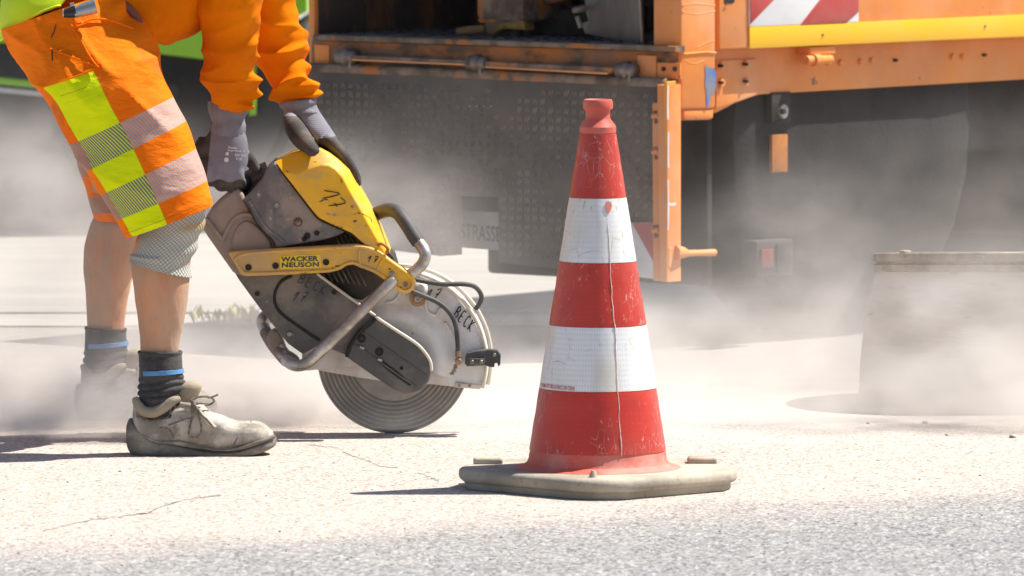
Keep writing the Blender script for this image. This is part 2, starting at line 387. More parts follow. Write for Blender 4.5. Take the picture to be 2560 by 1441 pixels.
M['sole'] = mat('dusty_sole', (.10, .088, .075), (.18, .158, .13), sc=10, rough=.85, bump=.3, bsc=90, dust=(.42, .37, .30), damt=.6, dsc=9, stretch=(1, 1, 2))
M['lace'] = mat('grey_lace', (.10, .085, .07), (.28, .24, .19), sc=140, rough=.9, bump=.6, bsc=600)
M['hair'] = mat('dark_hair', (.04, .025, .015), rough=.7)
M['hem'] = mat('brown_hem', (.2, .07, .05), rough=.8)
M['torch'] = mat('lighter_metal', (.42, .44, .46), (.3, .32, .34), sc=30, rough=.3, metal=.7)
M['torch_b'] = mat('lighter_black', (.02, .02, .022), rough=.35)
M['red_print'] = mat('red_print', (.45, .03, .03), rough=.5)
M['white_print'] = mat('white_print', (.62, .6, .62), rough=.7)
# cone
def cone_band(name, c, c2, white):
    m, n, b = newmat(name, rough=.34 if not white else .42, spec=.5); v = n.coord('Object'); x = n.xyz(v)
    ang = n.m('ARCTAN2', x[1], x[0])
    k = 2.6
    U = n.m('MULTIPLY', ang, 62.0); V = n.m('MULTIPLY', x[2], 640.0)
    hexd = n.m('MULTIPLY', n.m('SINE', n.m('ADD', U, n.m('MULTIPLY', V, .5))), n.m('SINE', n.m('SUBTRACT', U, n.m('MULTIPLY', V, .5))))
    col = n.mix(n.step(n.noise(v, 7, 6), .35, .7), c, c2)
    if white: col = n.mix(n.m('MULTIPLY', n.step(hexd, .15, .7), .55), col, (.50, .545, .63))
    else: col = n.mix(n.m('MULTIPLY', n.step(hexd, .3, .8), .25), col, (.30, .025, .02))
    sv = n.map(v, (1, 1, 1.0))
    scr = n.vor(n.map(v, (3, 3, 1.2), rot=(0, 0, .3)), 21 if not white else 9, 'DISTANCE_TO_EDGE').outputs['Distance']
    wob = n.noise(v, 60, 4)
    line = n.m('SUBTRACT', 1.0, n.step(n.m('ADD', scr, n.m('MULTIPLY', n.m('SUBTRACT', wob, .5), .06)), .004, .022))
    patch = n.step(n.noise(v, 7.5, 4, .6), .47, .58)
    mott = n.step(n.noise(n.map(v, (1, 1, .55)), 95, 4, .7), .60, .68)
    if white:
        col = n.mix(n.m('MULTIPLY', n.m('MULTIPLY', line, patch), .5), col, (.30, .2, .12))
        col = n.mix(n.m('MULTIPLY', mott, n.step(n.noise(v, 6, 3), .46, .58)), col, (.34, .23, .14))
        col = n.mix(n.m('MULTIPLY', n.step(n.noise(n.map(v, (1, 1, .4)), 9, 5), .40, .66), .75), col, (.60, .53, .43))
    else:
        col = n.mix(n.m('MULTIPLY', n.m('MULTIPLY', line, patch), .45), col, (.66, .50, .46))
        col = n.mix(n.m('MULTIPLY', n.m('MULTIPLY', mott, n.step(n.noise(v, 5, 3), .42, .6)), .85), col, (.66, .48, .44))
        col = n.mix(n.m('MULTIPLY', n.step(n.noise(v, 5.5, 6), .42, .72), .32), col, (.46, .12, .07))
    n.set(b.inputs['Base Color'], col); n.bump(n.noise(v, 240, 3), .12, .002)
    return m
M['cone_red'] = cone_band('red_sheeting', (.52, .030, .014), (.40, .022, .014), False)
M['cone_white'] = cone_band('white_sheeting', (.76, .76, .76), (.70, .70, .70), True)
M['cone_body'] = mat('red_plastic', (.60, .085, .055), (.55, .10, .07), sc=8, rough=.5, bump=.12, bsc=150, dust=(.60, .30, .24), damt=.75, dsc=9, dlo=.38, dhi=.7)
M['cone_base'] = mat('dusty_rubber', (.29, .255, .20), (.36, .32, .26), sc=8, rough=.85, bump=.35, bsc=90, dust=(.5, .44, .34), damt=.7, dsc=8, spot=(.23, .20, .12), ssc=28, slo=.6, shi=.7)
M['glue'] = mat('glue_bead', (.80, .68, .58), (.70, .45, .38), sc=60, rough=.5)

# shorts material (UV driven patches)
def shorts_mat():
    m, n, b = newmat('hi_vis_shorts', rough=.85, spec=.12); uv = n.xyz(n.coord('UV')); u, v = uv[0], uv[1]; o = n.coord('Object')
    org = n.mix(n.step(n.noise(o, 6, 5), .35, .65), (.92, .205, .002), (.80, .15, .003))
    stain = n.m('MULTIPLY', n.step(n.noise(o, 11, 5), .62, .75), .5)
    org = n.mix(stain, org, (.35, .11, .03))
    yel = n.mix(n.step(n.noise(o, 7, 4), .4, .7), (.70, .80, .004), (.62, .72, .006))
    panel = n.m('MULTIPLY', n.band(u, .25, .407, .0016), n.step(v, .318, .321))
    frontp = n.m('SUBTRACT', 1.0, n.step(u, .25, .2515))
    bands = n.m('ADD', n.band(v, .565, .69, .0015), n.band(v, .800, .912, .0015))
    st = n.m('ADD', n.m('MULTIPLY', u, 700.0), n.m('MULTIPLY', v, 160.0)); s1 = n.step(n.m('SINE', st), .35, .75)
    col = n.mix(panel, org, yel)
    yb = n.mix(s1, (.16, .165, .15), yel)
    ob = n.mix(s1, (.36, .30, .29), (.72, .26, .13))
    back_shade = (.36, .19, .135)  # bands turn plain brown at the back, shade put into the colour
    bc = n.mix(panel, n.mix(frontp, back_shade, ob), yb)
    col = n.mix(bands, col, bc)
    # welt pocket outline on yellow panel, seams
    seam = n.m('MAXIMUM', n.band(u, .2495, .2505, .0012), n.m('MULTIPLY', n.band(v, .968, .971, .0015), 1.0))
    welt = n.m('MULTIPLY', n.band(u, .285, .37, .002), n.m('MAXIMUM', n.band(v, .375, .378, .0014), n.m('MULTIPLY', n.band(v, .41, .412, .0014), .5)))
    col = n.mix(n.m('MULTIPLY', n.m('MAXIMUM', seam, welt), .6), col, (.22, .10, .02))
    n.set(b.inputs['Base Color'], col); 
    n.set(b.inputs['Roughness'], n.m('SUBTRACT', .85, n.m('MULTIPLY', bands, .4)))
    n.bump(n.m('ADD', n.m('MULTIPLY', n.noise(n.map(o, (1, 1, 2.2), rot=(0, .5, 0)), 14, 4), 3.0), n.m('MULTIPLY', n.noise(o, 420, 2), .25)), .7, .004)
    return m
M['shorts'] = shorts_mat()
def brace_mat():
    m, n, b = newmat('knit_brace', rough=.9); o = n.coord('Object'); uv = n.xyz(n.coord('UV'))
    k = n.m('MULTIPLY', n.m('SINE', n.m('ADD', n.m('MULTIPLY', uv[0], 260.0), n.m('MULTIPLY', n.noise(o, 20, 3), 4.0))), n.m('SINE', n.m('ADD', n.m('MULTIPLY', uv[1], 110.0), n.m('MULTIPLY', n.noise(o, 16, 3), 5.0))))
    col = n.mix(n.step(k, -.2, .6), (.30, .29, .26), (.50, .49, .43))
    col = n.mix(n.m('MULTIPLY', n.band(uv[1], .30, .42, .05), n.band(uv[0], -.1, .2, .06)), col, (.36, .27, .15))
    n.set(b.inputs['Base Color'], col); n.bump(k, .5, .002); return m
M['brace'] = brace_mat()
def glove_mat():
    m, n, b = newmat('coated_knit_glove', rough=.8); o = n.coord('Object'); a = n.N.new('ShaderNodeAttribute'); a.attribute_name = 'coat'
    z = n.xyz(o)[2]
    knit = n.mix(n.step(n.noise(o, 14, 4), .4, .65), (.205, .20, .235), (.165, .16, .19))
    blk = n.mix(n.step(n.noise(o, 18, 5), .4, .7), (.035, .032, .03), (.10, .085, .07))
    f = n.step(n.m('ADD', a.outputs['Fac'], n.m('MULTIPLY', n.m('SUBTRACT', n.noise(o, 40, 3), .5), .25)), .42, .58)
    n.set(b.inputs['Base Color'], n.mix(f, knit, blk))
    n.bump(n.m('ADD', n.noise(o, 500, 2), n.m('MULTIPLY', n.m('SINE', n.m('MULTIPLY', z, 1500.0)), .3)), .25, .0015); return m
M['glove'] = glove_mat()
M['glove_rib'] = mat('ribbed_cuff', (.175, .17, .195), (.225, .22, .25), sc=15, rough=.9, bump=.5, bsc=420, stretch=(1, 1, .2))
# blade
def blade_mat():
    m, n, b = newmat('spinning_blade', rough=.45, metal=.3); o = n.coord('Object'); x = n.xyz(o); z = n.m('SUBTRACT', x[2], P(985, 893, 16.03).z)
    r = n.m('SQRT', n.m('ADD', n.m('MULTIPLY', x[0], x[0]), n.m('MULTIPLY', z, z)))
    k = n.m('MULTIPLY', n.step(n.m('SINE', n.m('MULTIPLY', n.m('SUBTRACT', r, .092), 2 * math.pi / .0088)), -.2, .6), n.step(r, .088, .093))
    base = n.mix(n.step(n.noise(o, 30, 5), .35, .7), (.27, .25, .225), (.35, .325, .29))
    n.set(b.inputs['Base Color'], n.mix(k, base, (.17, .157, .14))); n.bump(n.noise(o, 200, 2), .05); return m
M['blade'] = blade_mat()
# ground
def asphalt_mat():
    m, n, b = newmat('dusty_asphalt', rough=.9, spec=.25); g = n.N.new('ShaderNodeNewGeometry').outputs['Position']; x = n.xyz(g)
    big = n.noise(g, 1.3, 5); mid = n.noise(g, 9, 5)
    vo = n.vor(g, 190); vb = n.vor(n.map(g, (1, .55, 1)), 135); rb_ = n.N.new('ShaderNodeSeparateColor'); n.L.new(vb.outputs['Color'], rb_.inputs[0]); rc = n.N.new('ShaderNodeSeparateColor'); n.L.new(vo.outputs['Color'], rc.inputs[0]); r1 = rc.outputs[0]; r2 = rc.outputs[1]
    grey = n.mix(n.m('ADD', n.m('MULTIPLY', r1, .75), n.m('MULTIPLY', rb_.outputs[0], .25)), (.155, .152, .148), (.33, .325, .317)); grey = n.mix(n.m('MULTIPLY', n.step(rb_.outputs[1], .90, .95), .6), grey, (.44, .43, .42)); grey = n.mix(n.m('MULTIPLY', n.m('SUBTRACT', 1.0, n.step(rb_.outputs[1], .06, .1)), .7), grey, (.05, .05, .05))
    grey = n.mix(n.step(r2, .86, .93), grey, (.50, .50, .49)); grey = n.mix(n.m('SUBTRACT', 1.0, n.step(r2, .06, .12)), grey, (.05, .05, .052))
    pink = n.mix(n.m('ADD', n.m('MULTIPLY', r1, .75), n.m('MULTIPLY', rb_.outputs[0], .25)), (.36, .30, .255), (.575, .50, .44)); pink = n.mix(n.m('MULTIPLY', n.m('SUBTRACT', 1.0, n.step(rb_.outputs[1], .05, .085)), n.m('MULTIPLY', n.step(mid, .42, .58), .75)), pink, (.19, .15, .125)); pink = n.mix(n.step(r2, .88, .94), pink, (.60, .56, .51)); pink = n.mix(n.m('SUBTRACT', 1.0, n.step(r2, .05, .09)), pink, (.20, .165, .14))
    white = n.mix(n.step(r2, .05, .1), (.36, .33, .30), (.50, .468, .435))
    d0 = n.m('SUBTRACT', x[1], n.m('ADD', 14.27, n.m('MULTIPLY', x[0], .62)))
    d0 = n.m('ADD', d0, n.m('MULTIPLY', n.m('SUBTRACT', n.noise(n.map(g, (1.6, 1.0, 1)), 1.6, 5, .6), .5), .9))
    col = n.mix(n.m('ADD', n.m('MULTIPLY', n.step(d0, -.38, .22), .80), n.m('MULTIPLY', n.step(d0, -1.0, -.2), .16)), grey, pink)
    wd = n.m('MULTIPLY', n.step(n.m('ADD', x[1], n.m('MULTIPLY', n.m('SUBTRACT', big, .5), .8)), 15.65, 16.25), n.step(n.m('ADD', x[0], n.m('MULTIPLY', mid, .3)), -.35, .15))
    col = n.mix(n.m('MULTIPLY', wd, .8), col, white)
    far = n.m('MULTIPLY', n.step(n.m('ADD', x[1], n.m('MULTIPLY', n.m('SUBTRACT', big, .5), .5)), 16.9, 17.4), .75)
    col = n.mix(far, col, n.mix(r1, (.20, .182, .168), (.285, .262, .243)))  # far asphalt darkened: a cast shadow band painted into the ground colour
    col = n.mix(n.m('MULTIPLY', n.step(mid, .5, .72), .18), col, (.62, .55, .48))
    n.set(b.inputs['Base Color'], col)
    n.bump(n.m('ADD', n.m('MULTIPLY', vo.outputs['Distance'], -120.0 * .004), n.noise(g, 420, 3)), .55, .004)
    return m
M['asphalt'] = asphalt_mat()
M['pave'] = mat('pale_paving', (.37, .348, .32), (.30, .283, .262), sc=3, rough=.9, bump=.4, bsc=120, stretch=(.35, 2.2, 1))
M['gutter'] = mat('gutter_strip', (.33, .31, .285), (.27, .255, .235), sc=4, rough=.9, bump=.4, bsc=90, stretch=(.3, 3, 1))
M['crack'] = mat('crack_dark', (.10, .085, .075), rough=.95)
M['pebble'] = mat('pebbles', (.42, .38, .34), (.22, .2, .18), sc=60, rough=.9)
M['leaf'] = mat('weed_leaf', (.36, .36, .10), (.42, .38, .18), sc=20, rough=.7)

# ------------------------------------------------------------------ setting
def sheet(name, x0, x1, y0, y1, z, m, nx=1, ny=1):
    vs = []; fs = []
    for j in range(ny + 1):
        for i in range(nx + 1): vs.append((x0 + (x1 - x0) * i / nx, y0 + (y1 - y0) * j / ny, z))
    for j in range(ny):
        for i in range(nx):
            a = j * (nx + 1) + i; fs.append((a, a + 1, a + nx + 2, a + nx + 1))
    return tag(obj(name, vs, fs, m), kind='structure')
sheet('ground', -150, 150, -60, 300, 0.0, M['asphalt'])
sheet('pavement', -60, 60, 18.95, 120, 0.004, M['pave'])
sheet('gutter', -60, 60, 19.35, 19.75, 0.008, M['gutter'])
def crack(pts):
    mb = MB()
    q = [G(*p) for p in pts]; r = []
    for i in range(len(q) - 1):
        for k in range(7):
            p = q[i].lerp(q[i + 1], k / 7); r.append(p + Vector((random.uniform(-.004, .004), random.uniform(-.014, .014), .0012)))
    vs = []; fs = []
    for i, p in enumerate(r):
        wd = .0012 + .0035 * max(0, noise.noise(p * 14)) + random.random() * .0014
        vs += [p + Vector((0, -wd * 1.6, 0)), p + Vector((0, wd * 1.6, 0))]
        if i: fs.append((2 * i - 2, 2 * i, 2 * i + 1, 2 * i - 1))
    tag(obj('road_crack', vs, fs, M['crack']), kind='structure')
crack([(768, 1112), (840, 1120), (868, 1135), (910, 1150), (955, 1168), (1000, 1172)])
crack([(300, 1293), (365, 1285), (420, 1262), (490, 1245), (560, 1240)])
crack([(1045, 1182), (1075, 1195), (1100, 1205)])
crack([(100, 1330), (150, 1318), (230, 1300), (300, 1293)])
# kerf cut by the blade (narrow dark slot line on the road)
ka = G(700, 1086); kb = G(1150, 1082)
tag(obj('road_cut', [(ka.x, ka.y - .005, .0015), (kb.x, kb.y - .004, .0015), (kb.x, kb.y + .004, .0015), (ka.x, ka.y + .005, .0015)], [(0, 1, 2, 3)], M['crack']), kind='structure')
mb = MB()
def stone(c, r):
    bm = bmesh.new(); bmesh.ops.create_icosphere(bm, subdivisions=2, radius=r)
    sd = random.random() * 50
    for v in bm.verts:
        v.co *= 1 + .35 * noise.noise(v.co / r * .9 + Vector((sd, 0, 0))); v.co.z *= .6
    bmesh.ops.translate(bm, vec=c, verts=bm.verts); return from_bm(bm)
for (x, y, r) in [(2532, 1095, .008), (2313, 1059, .006), (2367, 1089, .004), (2170, 1060, .004), (1255, 1345, .004), (1226, 1400, .003), (2140, 1310, .003), (1800, 1330, .003), (700, 1330, .003), (880, 1395, .003), (300, 1180, .003), (2450, 1190, .003)]:
    p = G(x, y); mb.add(*stone(p + Vector((0, 0, r * .4)), r))
for i in range(260):
    p = G(random.uniform(0, 2560), 1440 - 290 * random.random() ** 1.5); r = random.uniform(.0010, .0026); mb.add(*stone(p + Vector((0, 0, r * .3)), r))
tag(mb.build('gravel', M['pebble'], None, 180), kind='stuff')
# weeds along the gutter
mb = MB()
for i in range(150):
    px = random.choice([random.gauss(560, 55), random.gauss(640, 30), random.uniform(430, 1300)]); y = random.uniform(19.0, 19.3)
    b0 = Vector(((px - 1280) * y / F, y, .004)); h = random.uniform(.01, .04) * (1 if px < 680 else .5); a = random.uniform(0, 6.28); l = Vector((math.cos(a), math.sin(a), 0))
    tip = b0 + l * h * .7 + Vector((0, 0, h)); sd = l.cross(Vector((0, 0, 1))) * h * .16
    mb.add([b0 - sd * .4, b0 + sd * .4, b0.lerp(tip, .55) + sd + Vector((0, 0, h * .1)), tip, b0.lerp(tip, .55) - sd + Vector((0, 0, h * .1))], [(0, 1, 2, 3, 4)])
tag(mb.build('weeds', M['leaf'], None, 180), kind='stuff')
#@@SETTING_END

# ------------------------------------------------------------------ traffic cone
c0 = G(1494, 1219); KS = F / c0.y
cone = empty('traffic_cone', c0, 'red and white banded traffic cone on a dusty rubber base in front of the saw', 'traffic cone')
def cz(y): return (1219 - y) / KS / math.cos(R(4.8))
TP = 0.04
oct_ = [(-.270, -.01), (-.262, .055), (-.045, .255), (.0, .268), (.055, .262), (.255, .085), (.270, .03), (.215, -.15), (.06, -.26), (-.05, -.262), (-.228, -.135)]
def plate(z0, z1, s, bev):
    f = [c0 + Vector((x * s, -d * s, z0)) for x, d in oct_]; b = [c0 + Vector((x * s, -d * s, z1)) for x, d in oct_]
    return prism(f, b, bev, 4)
mb = MB(); mb.add(*plate(.0, .022, .955, .003)); mb.add(*plate(.0135, TP, 1.0, .0105))
mb.build('base_plate', M['cone_base'], cone, 60)
for (x, d) in [(-.213, -.075), (.205, -.085)]:
    mb = MB(); mb.add(*box(x - .029, x + .029, -d - .02, -d + .02, TP - .002, TP + .012, .005, Matrix.Translation(c0))); mb.build('grip_lug', M['cone_base'], cone, 60)
p = Vector((-.012, -.215, TP)); mb = MB()
mb.add(*tube([c0 + p + Vector((0, 0, -.004)), c0 + p + Vector((.001, 0, .006)), c0 + p + Vector((.002, .0, .013))], [.009, .007, .0045], 9)); mb.build('base_nub', M['cone_base'], cone, 60)
def rad(y): return (45 + (y - 330) * (171 - 45) / (1124 - 330)) / KS
prof = [(209, 1168), (207, 1166.5), (190, 1163), (179, 1156), (174, 1147), (172.5, 1136), (rad(1124) * KS - 1.5, 1124)]
prof += [(rad(y) * KS - 2.0, y) for y in range(1080, 340, -60)] + [(44, 331), (45.5, 329.5), (45.5, 316), (43.5, 312), (32, 297), (30.5, 292), (30.5, 277), (31.5, 273), (36.5, 271), (37.5, 268), (37.0, 254), (35.0, 248), (32, 247), (30, 249), (28, 256), (27, 300), (30, 340)]
prof = [(r / KS, cz(y)) for r, y in prof]
prof[0] = (prof[0][0], TP + .0005)
v, f = lathe(prof, c0, 96)
obj('cone_body', v, f, M['cone_body'], cone, 24)
def band(y0, y1, m, name='reflective_band'):
    pr = [(rad(y1) - .002, cz(y1)), (rad(y1) + .0006, cz(y1) + .0004)]
    pr += [(rad(y1 + (y0 - y1) * k / 8) + .0008 + .0006 * noise.noise(Vector((k * .7, y0, 0))), cz(y1 + (y0 - y1) * k / 8)) for k in range(1, 8)]
    pr += [(rad(y0) + .0006, cz(y0) - .0004), (rad(y0) - .002, cz(y0))]
    v, f = lathe(pr, c0, 120)
    vv = []
    for q in v:   # slight dents of the worn sheeting
        d = q - c0; a = math.atan2(d.y, d.x); rr = Vector((d.x, d.y, 0))
        k = 1 + .006 * noise.noise(Vector((math.cos(a) * 3, math.sin(a) * 3, d.z * 9)))
        vv.append(c0 + Vector((d.x * k, d.y * k, d.z)))
    o = obj(name, vv, f, m, cone, 40); return o
for y0, y1, m_, lb in [(333, 491, 'cone_red', 'top red band'), (491, 651, 'cone_white', 'upper white band with a peeled red hole'), (651, 809, 'cone_red', 'middle red band'), (809, 968, 'cone_white', 'lower white band with tiny red print'), (968, 1124, 'cone_red', 'bottom red band, scuffed')]:
    band(y0 + .3, y1 - .3, M[m_])['label'] = lb
def on_cone(px, py, off=.0015):
    """point on the cone's near surface under a picture point"""
    d = ray(px, py); lo = c0.y - .25; hi = c0.y
    for _ in range(40):
        md = (lo + hi) / 2; q = CAMP + d * (md / d.y); yy = 1219 - (q.z) * KS * math.cos(R(4.8))
        if math.hypot(q.x - c0.x, q.y - c0.y) > rad(yy) + off: lo = md
        else: hi = md
    return q
pts = [on_cone(x, y, .001) for x, y in chaikin([(1519, 545), (1523, 600), (1527, 700), (1534, 800), (1539, 830), (1541, 900), (1546, 985), (1549, 1060), (1553, 1140)], 3, False)]
pts = [p + Vector((.0022 * noise.noise(p * 45), 0, 0)) for p in pts]
v, f = tube(pts, [.0006 + .0011 * abs(noise.noise(p * 70)) for p in pts], 7); obj('glue_seam', v, f, M['glue'], cone, 180)
pts = [on_cone(x, y, .0022) for x, y in chaikin([(1512, 508), (1519, 503), (1529, 506), (1530, 520), (1524, 532), (1519, 535), (1514, 524)], 2)]
obj('peeled_hole', pts + [on_cone(1520, 517, .0024)], [(i, (i + 1) % len(pts), len(pts)) for i in range(len(pts))], M['cone_body'], cone, 180)
tv, tf = text_geo("ORALITE 5821LX RA2 C DIN 7728 PE", .012)
tp = [on_cone(1353 + x * 83, 968 + x * 10 - y * 10, .0022) for x, y, z in tv]
obj('band_print', tp, tf, M['red_print'], cone)

# ------------------------------------------------------------------ cut-off saw
YB = 16.03
sb = G(985, 1086); saw = empty('cutoff_saw', (sb.x, YB, 0), 'yellow and grey petrol cut-off saw tilted forward with its disc cutting the road', 'saw')
def part(name, m, pts, Y0, Y1, bev=.004, rnd=0, seg=2, sm=35, parent=None):
    v, f = slab(pts, Y0, Y1, bev, seg, rnd); return obj(name, v, f, M[m] if isinstance(m, str) else m, parent or saw, sm)
def bolt(x, y, Y, r=.0045, m='bolt', par=None, name='bolt', hole=True):
    c = P(x, y, Y); mb = MB(); mb.add(*lathe([(r, -.004), (r, .0015), (r * .8, .0025), (r * .45, .0025), (r * .4, .0008), (.0003, .0008)], c, 14, 'Y'))
    mb.build(name, M[m], par or saw, 40)
def hole(x, y, Y, r, par=None):
    c = P(x, y, Y); mb = MB(); mb.add(*lathe([(r * 1.12, -.002), (r * 1.05, .0012), (r, .0004), (r * .98, .0003), (.0002, .0003)], c, 18, 'Y')); mb.build('bolt_hole', M['hole'], par or saw, 40)
# blade
bc = P(985, 893, YB); rb = .1605; SBX = 0
pr = [(.012, .0016)]; r = .07
pr += [(.082, .0016)]
for k in range(7):
    r0 = .092 + k * .0088
    pr += [(r0, .0016), (r0 + .0012, .0029), (r0 + .0048, .0029), (r0 + .006, .0014)]
pr += [(rb - .003, .0024), (rb, .0018), (rb, -.0018), (rb - .003, -.0024), (.08, -.0016), (.012, -.0016)]
v, f = lathe(pr, bc, 128, 'Y', cap=False)
bl = obj('blade', v, f, M['blade'], saw, 30)
v, f = lathe([(.0002, .006), (.045, .006), (.052, .004), (.052, -.004), (.0002, -.004)], bc, 48, 'Y'); obj('blade_flange', v, f, M['steel'], bl, 30)
# guard : domed sector over the blade
gc = P(988, 903, 16.0); kg = F / 16.0
def gsect(prof, a0, a1, n=90):
    return lathe(prof, gc, n, 'Y', a0, a1)
A0, A1 = R(-17), R(186)
gp = [(.012, .013), (.060, .013), (.072, .016), (.085, .023), (.098, .024), (.108, .018), (.118, .010), (.128, .009), (.165, .012), (.182, .010), (.192, .004), (.195, -.004), (.195, -.03), (.19, -.03), (.186, -.004), (.165, .006), (.1, .006), (.012, .006)]
mb = MB(); v, f = gsect(gp, A0, A1)
kk = []
for q in v:
    d = q - gc; kk.append(q + Vector((0, .0018 * noise.noise(d * 22), 0)))
mb.add(kk, f)
guard = mb.build('blade_guard', M['guard'], saw, 40)
# lower skirt of the guard (its straight lower edge runs left-up to right-down)
part('guard_skirt', 'guard', [(778, 905), (775, 922), (830, 933), (905, 946), (985, 958), (1085, 962), (1140, 968), (1198, 973), (1204, 945), (1216, 905), (1090, 890), (900, 890)], 15.992, 16.006, .003, parent=guard)
part('guard_lip', 'rim_pale', [(1138, 958), (1206, 962), (1200, 974), (1138, 969)], 15.984, 15.993, .002, parent=guard)
for x in (1148, 1174): bolt(x, 965, 15.983, .0026, 'bolt', guard)
# ribs and recess on the guard
def arc(r, a0, a1, n=40): return [gc + Vector((r * math.cos(R(a0 + (a1 - a0) * k / (n - 1))), -.0115, r * math.sin(R(a0 + (a1 - a0) * k / (n - 1))))) for k in range(n)]
v, f = tube(arc(.190, -17, 150), .0042, 8); obj('guard_rim', v, f, M['rim_pale'], guard, 180)
rr = arc(.1965, -16, 120); v, f = tube([p + Vector((.004, .032, .003)) for p in rr], .0042, 8); obj('guard_rim', v, f, M['rim_pale'], guard, 180)
for pts in ([(990, 693), (1000, 730), (985, 752), (965, 757)], [(1062, 748), (1068, 778), (1090, 788), (1100, 770)], [(1112, 805), (1132, 840), (1138, 870)], [(1012, 742), (1008, 712), (1020, 700)]):
    v, f = tube([P(x, y, 15.988) for x, y in pts], .0032, 8, sm=14); obj('guard_rib', v, f, M['guard'], guard, 180)
h = hand('17', (1062, 748), (40, 0), (12, -24), 15.9835, .0020); h.build('inked_number', M['ink'], guard)
h = hand('BECK', (1134, 790), (46, 46), (14, -25), 15.984, .0024); h.build('inked_name', M['ink'], guard)
# water bolt + pale knob
kn = P(1047, 722, 15.975); v, f = lathe([(.0002, .014), (.010, .012), (.017, .005), (.019, -.003), (.018, -.02)], kn, 24, 'Y'); obj('guard_knob', v, f, M['guard'], guard, 60)
kn = P(1044, 747, 15.972); v, f = lathe([(.0002, .008), (.009, .008), (.010, .006), (.0105, .004), (.016, .0035), (.017, 0), (.017, -.02)], kn, 24, 'Y'); obj('water_bolt', v, f, M['copper'], guard, 40)
bolt(1044, 747, 15.963, .0075, 'bolt', guard)
# hoses
def hose(pts, Y, r, m, name, par=None):
    if not isinstance(Y, (list, tuple)): Y = [Y] * len(pts)
    v, f = tube([P(x, y, yy) for (x, y), yy in zip(pts, Y)], r, 9, sm=len(pts) * 7); return obj(name, v, f, M[m], par or saw, 180)
hose([(1020, 695), (1060, 704), (1110, 711), (1160, 711), (1188, 718), (1203, 738), (1200, 757), (1190, 772)], [15.95, 15.96, 15.97, 15.98, 15.99, 16.0, 16.01, 16.02], .0052, 'rubber', 'water_hose')
hose([(1030, 728), (1060, 741), (1095, 757), (1122, 780), (1138, 810), (1144, 850), (1145, 882)], [15.95, 15.955, 15.96, 15.962, 15.965, 15.97, 15.972], .0052, 'rubber', 'water_hose')
v, f = tube([P(1145, 878, 15.972), P(1145, 893, 15.972)], .0062, 10); ft = obj('hose_fitting', v, f, M['copper'], saw, 60)
v, f = lathe([(.0002, .009), (.006, .008), (.0075, 0), (.0075, -.014)], P(1146, 904, 15.972), 14, 'Y'); obj('elbow', v, f, M['copper'], ft, 60)
# black clip bracket
br = part('hose_bracket', 'rubber', [(1168, 884), (1186, 879), (1222, 874), (1243, 876), (1252, 888), (1251, 912), (1246, 918), (1243, 908), (1237, 909), (1236, 919), (1222, 918), (1214, 914), (1168, 917), (1162, 910), (1163, 894)], 15.955, 15.985, .003)
part('clip_plate', 'belt', [(1172, 897), (1211, 896), (1214, 903), (1211, 913), (1172, 914), (1167, 906)], 15.950, 15.956, .003, parent=br)
for x in (1180, 1203): bolt(x, 905, 15.949, .0042, 'bolt', br)
bolt(1236, 888, 15.953, .004, 'bolt', br)
# engine mass behind
part('engine_block', 'engine', [(690, 606), (800, 588), (870, 575), (930, 590), (985, 640), (1000, 690), (960, 712), (905, 752), (870, 742), (800, 690), (700, 660)], 15.965, 16.12, .01)
eng = WL and [o for o in COL.objects if o.name == 'engine_block'][0]
for i in range(8):
    x = 795 + i * 14
    v, f = tube([P(x, 664 + i * 1, 15.955), P(x + 22, 702 + i * 2, 15.955)], .0014, 6); obj('cooling_fin', v, f, M['fin'], eng, 180)
for i in range(7):
    x = 838 + i * 12
    v, f = tube([P(x, 590 - i, 15.955), P(x + 14, 618 - i, 15.955)], .0014, 6); obj('cooling_fin', v, f, M['fin'], eng, 180)
# rear housing, cover, hood
rear = part('rear_housing', 'saw_brown', [(598, 470), (612, 492), (640, 556), (682, 600), (694, 618), (700, 672), (650, 690), (590, 692), (560, 650), (507, 575), (507, 566), (519, 532), (548, 502), (586, 474)], 15.925, 16.10, .012, rnd=1, seg=3)
part('housing_panel', 'saw_brown', [(574, 612), (592, 566), (614, 550), (637, 560), (672, 598), (683, 622), (672, 634), (592, 640)], 15.918, 15.93, .006, rnd=1, parent=rear)
v, f = tube([P(x, y, 15.924) for x, y in [(555, 604), (573, 566), (592, 543), (615, 536), (632, 540)]], .005, 8, sm=24); obj('housing_rib', v, f, M['saw_brown'], rear, 180)
v, f = tube([P(x, y, 15.922) for x, y in [(515, 545), (545, 585), (556, 600)]], .004, 8, sm=14); obj('housing_rib', v, f, M['saw_brown'], rear, 180)
grip = MB(); grip.add(*tube([P(575, 478, 16.0), P(600, 462, 16.0), (P(625, 450, 16.0)), P(650, 440, 16.0), P(672, 432, 16.0)], [.020, .019, .021, .024, .024], 16, sm=24)); grip.build('rear_grip', M['saw_grey'], saw, 180)
part('throttle_trigger', 'rubber', [(612, 480), (648, 448), (668, 470), (640, 500), (612, 500)], 15.96, 16.04, .01, rnd=1)
cover = part('side_cover', 'saw_grey', [(686, 405), (728, 458), (780, 528), (798, 549), (832, 564), (862, 576), (858, 583), (835, 593), (800, 602), (757, 609), (722, 615), (690, 621), (680, 600), (664, 584), (640, 556), (626, 528), (608, 499), (626, 482), (656, 446), (665, 424)], 15.905, 16.11, .007, seg=3)
v, f = tube([P(x, y, 15.906) for x, y in [(622, 500), (660, 563), (690, 590), (712, 608)]], .0045, 8, sm=20); obj('cover_rib', v, f, M['saw_grey'], cover, 180)
v, f = tube([P(x, y, 15.9035) for x, y in [(608, 499), (626, 529), (640, 557), (664, 585), (682, 603), (688, 621)]], .0013, 6, sm=20); obj('panel_gap', v, f, M['hole'], cover, 180)
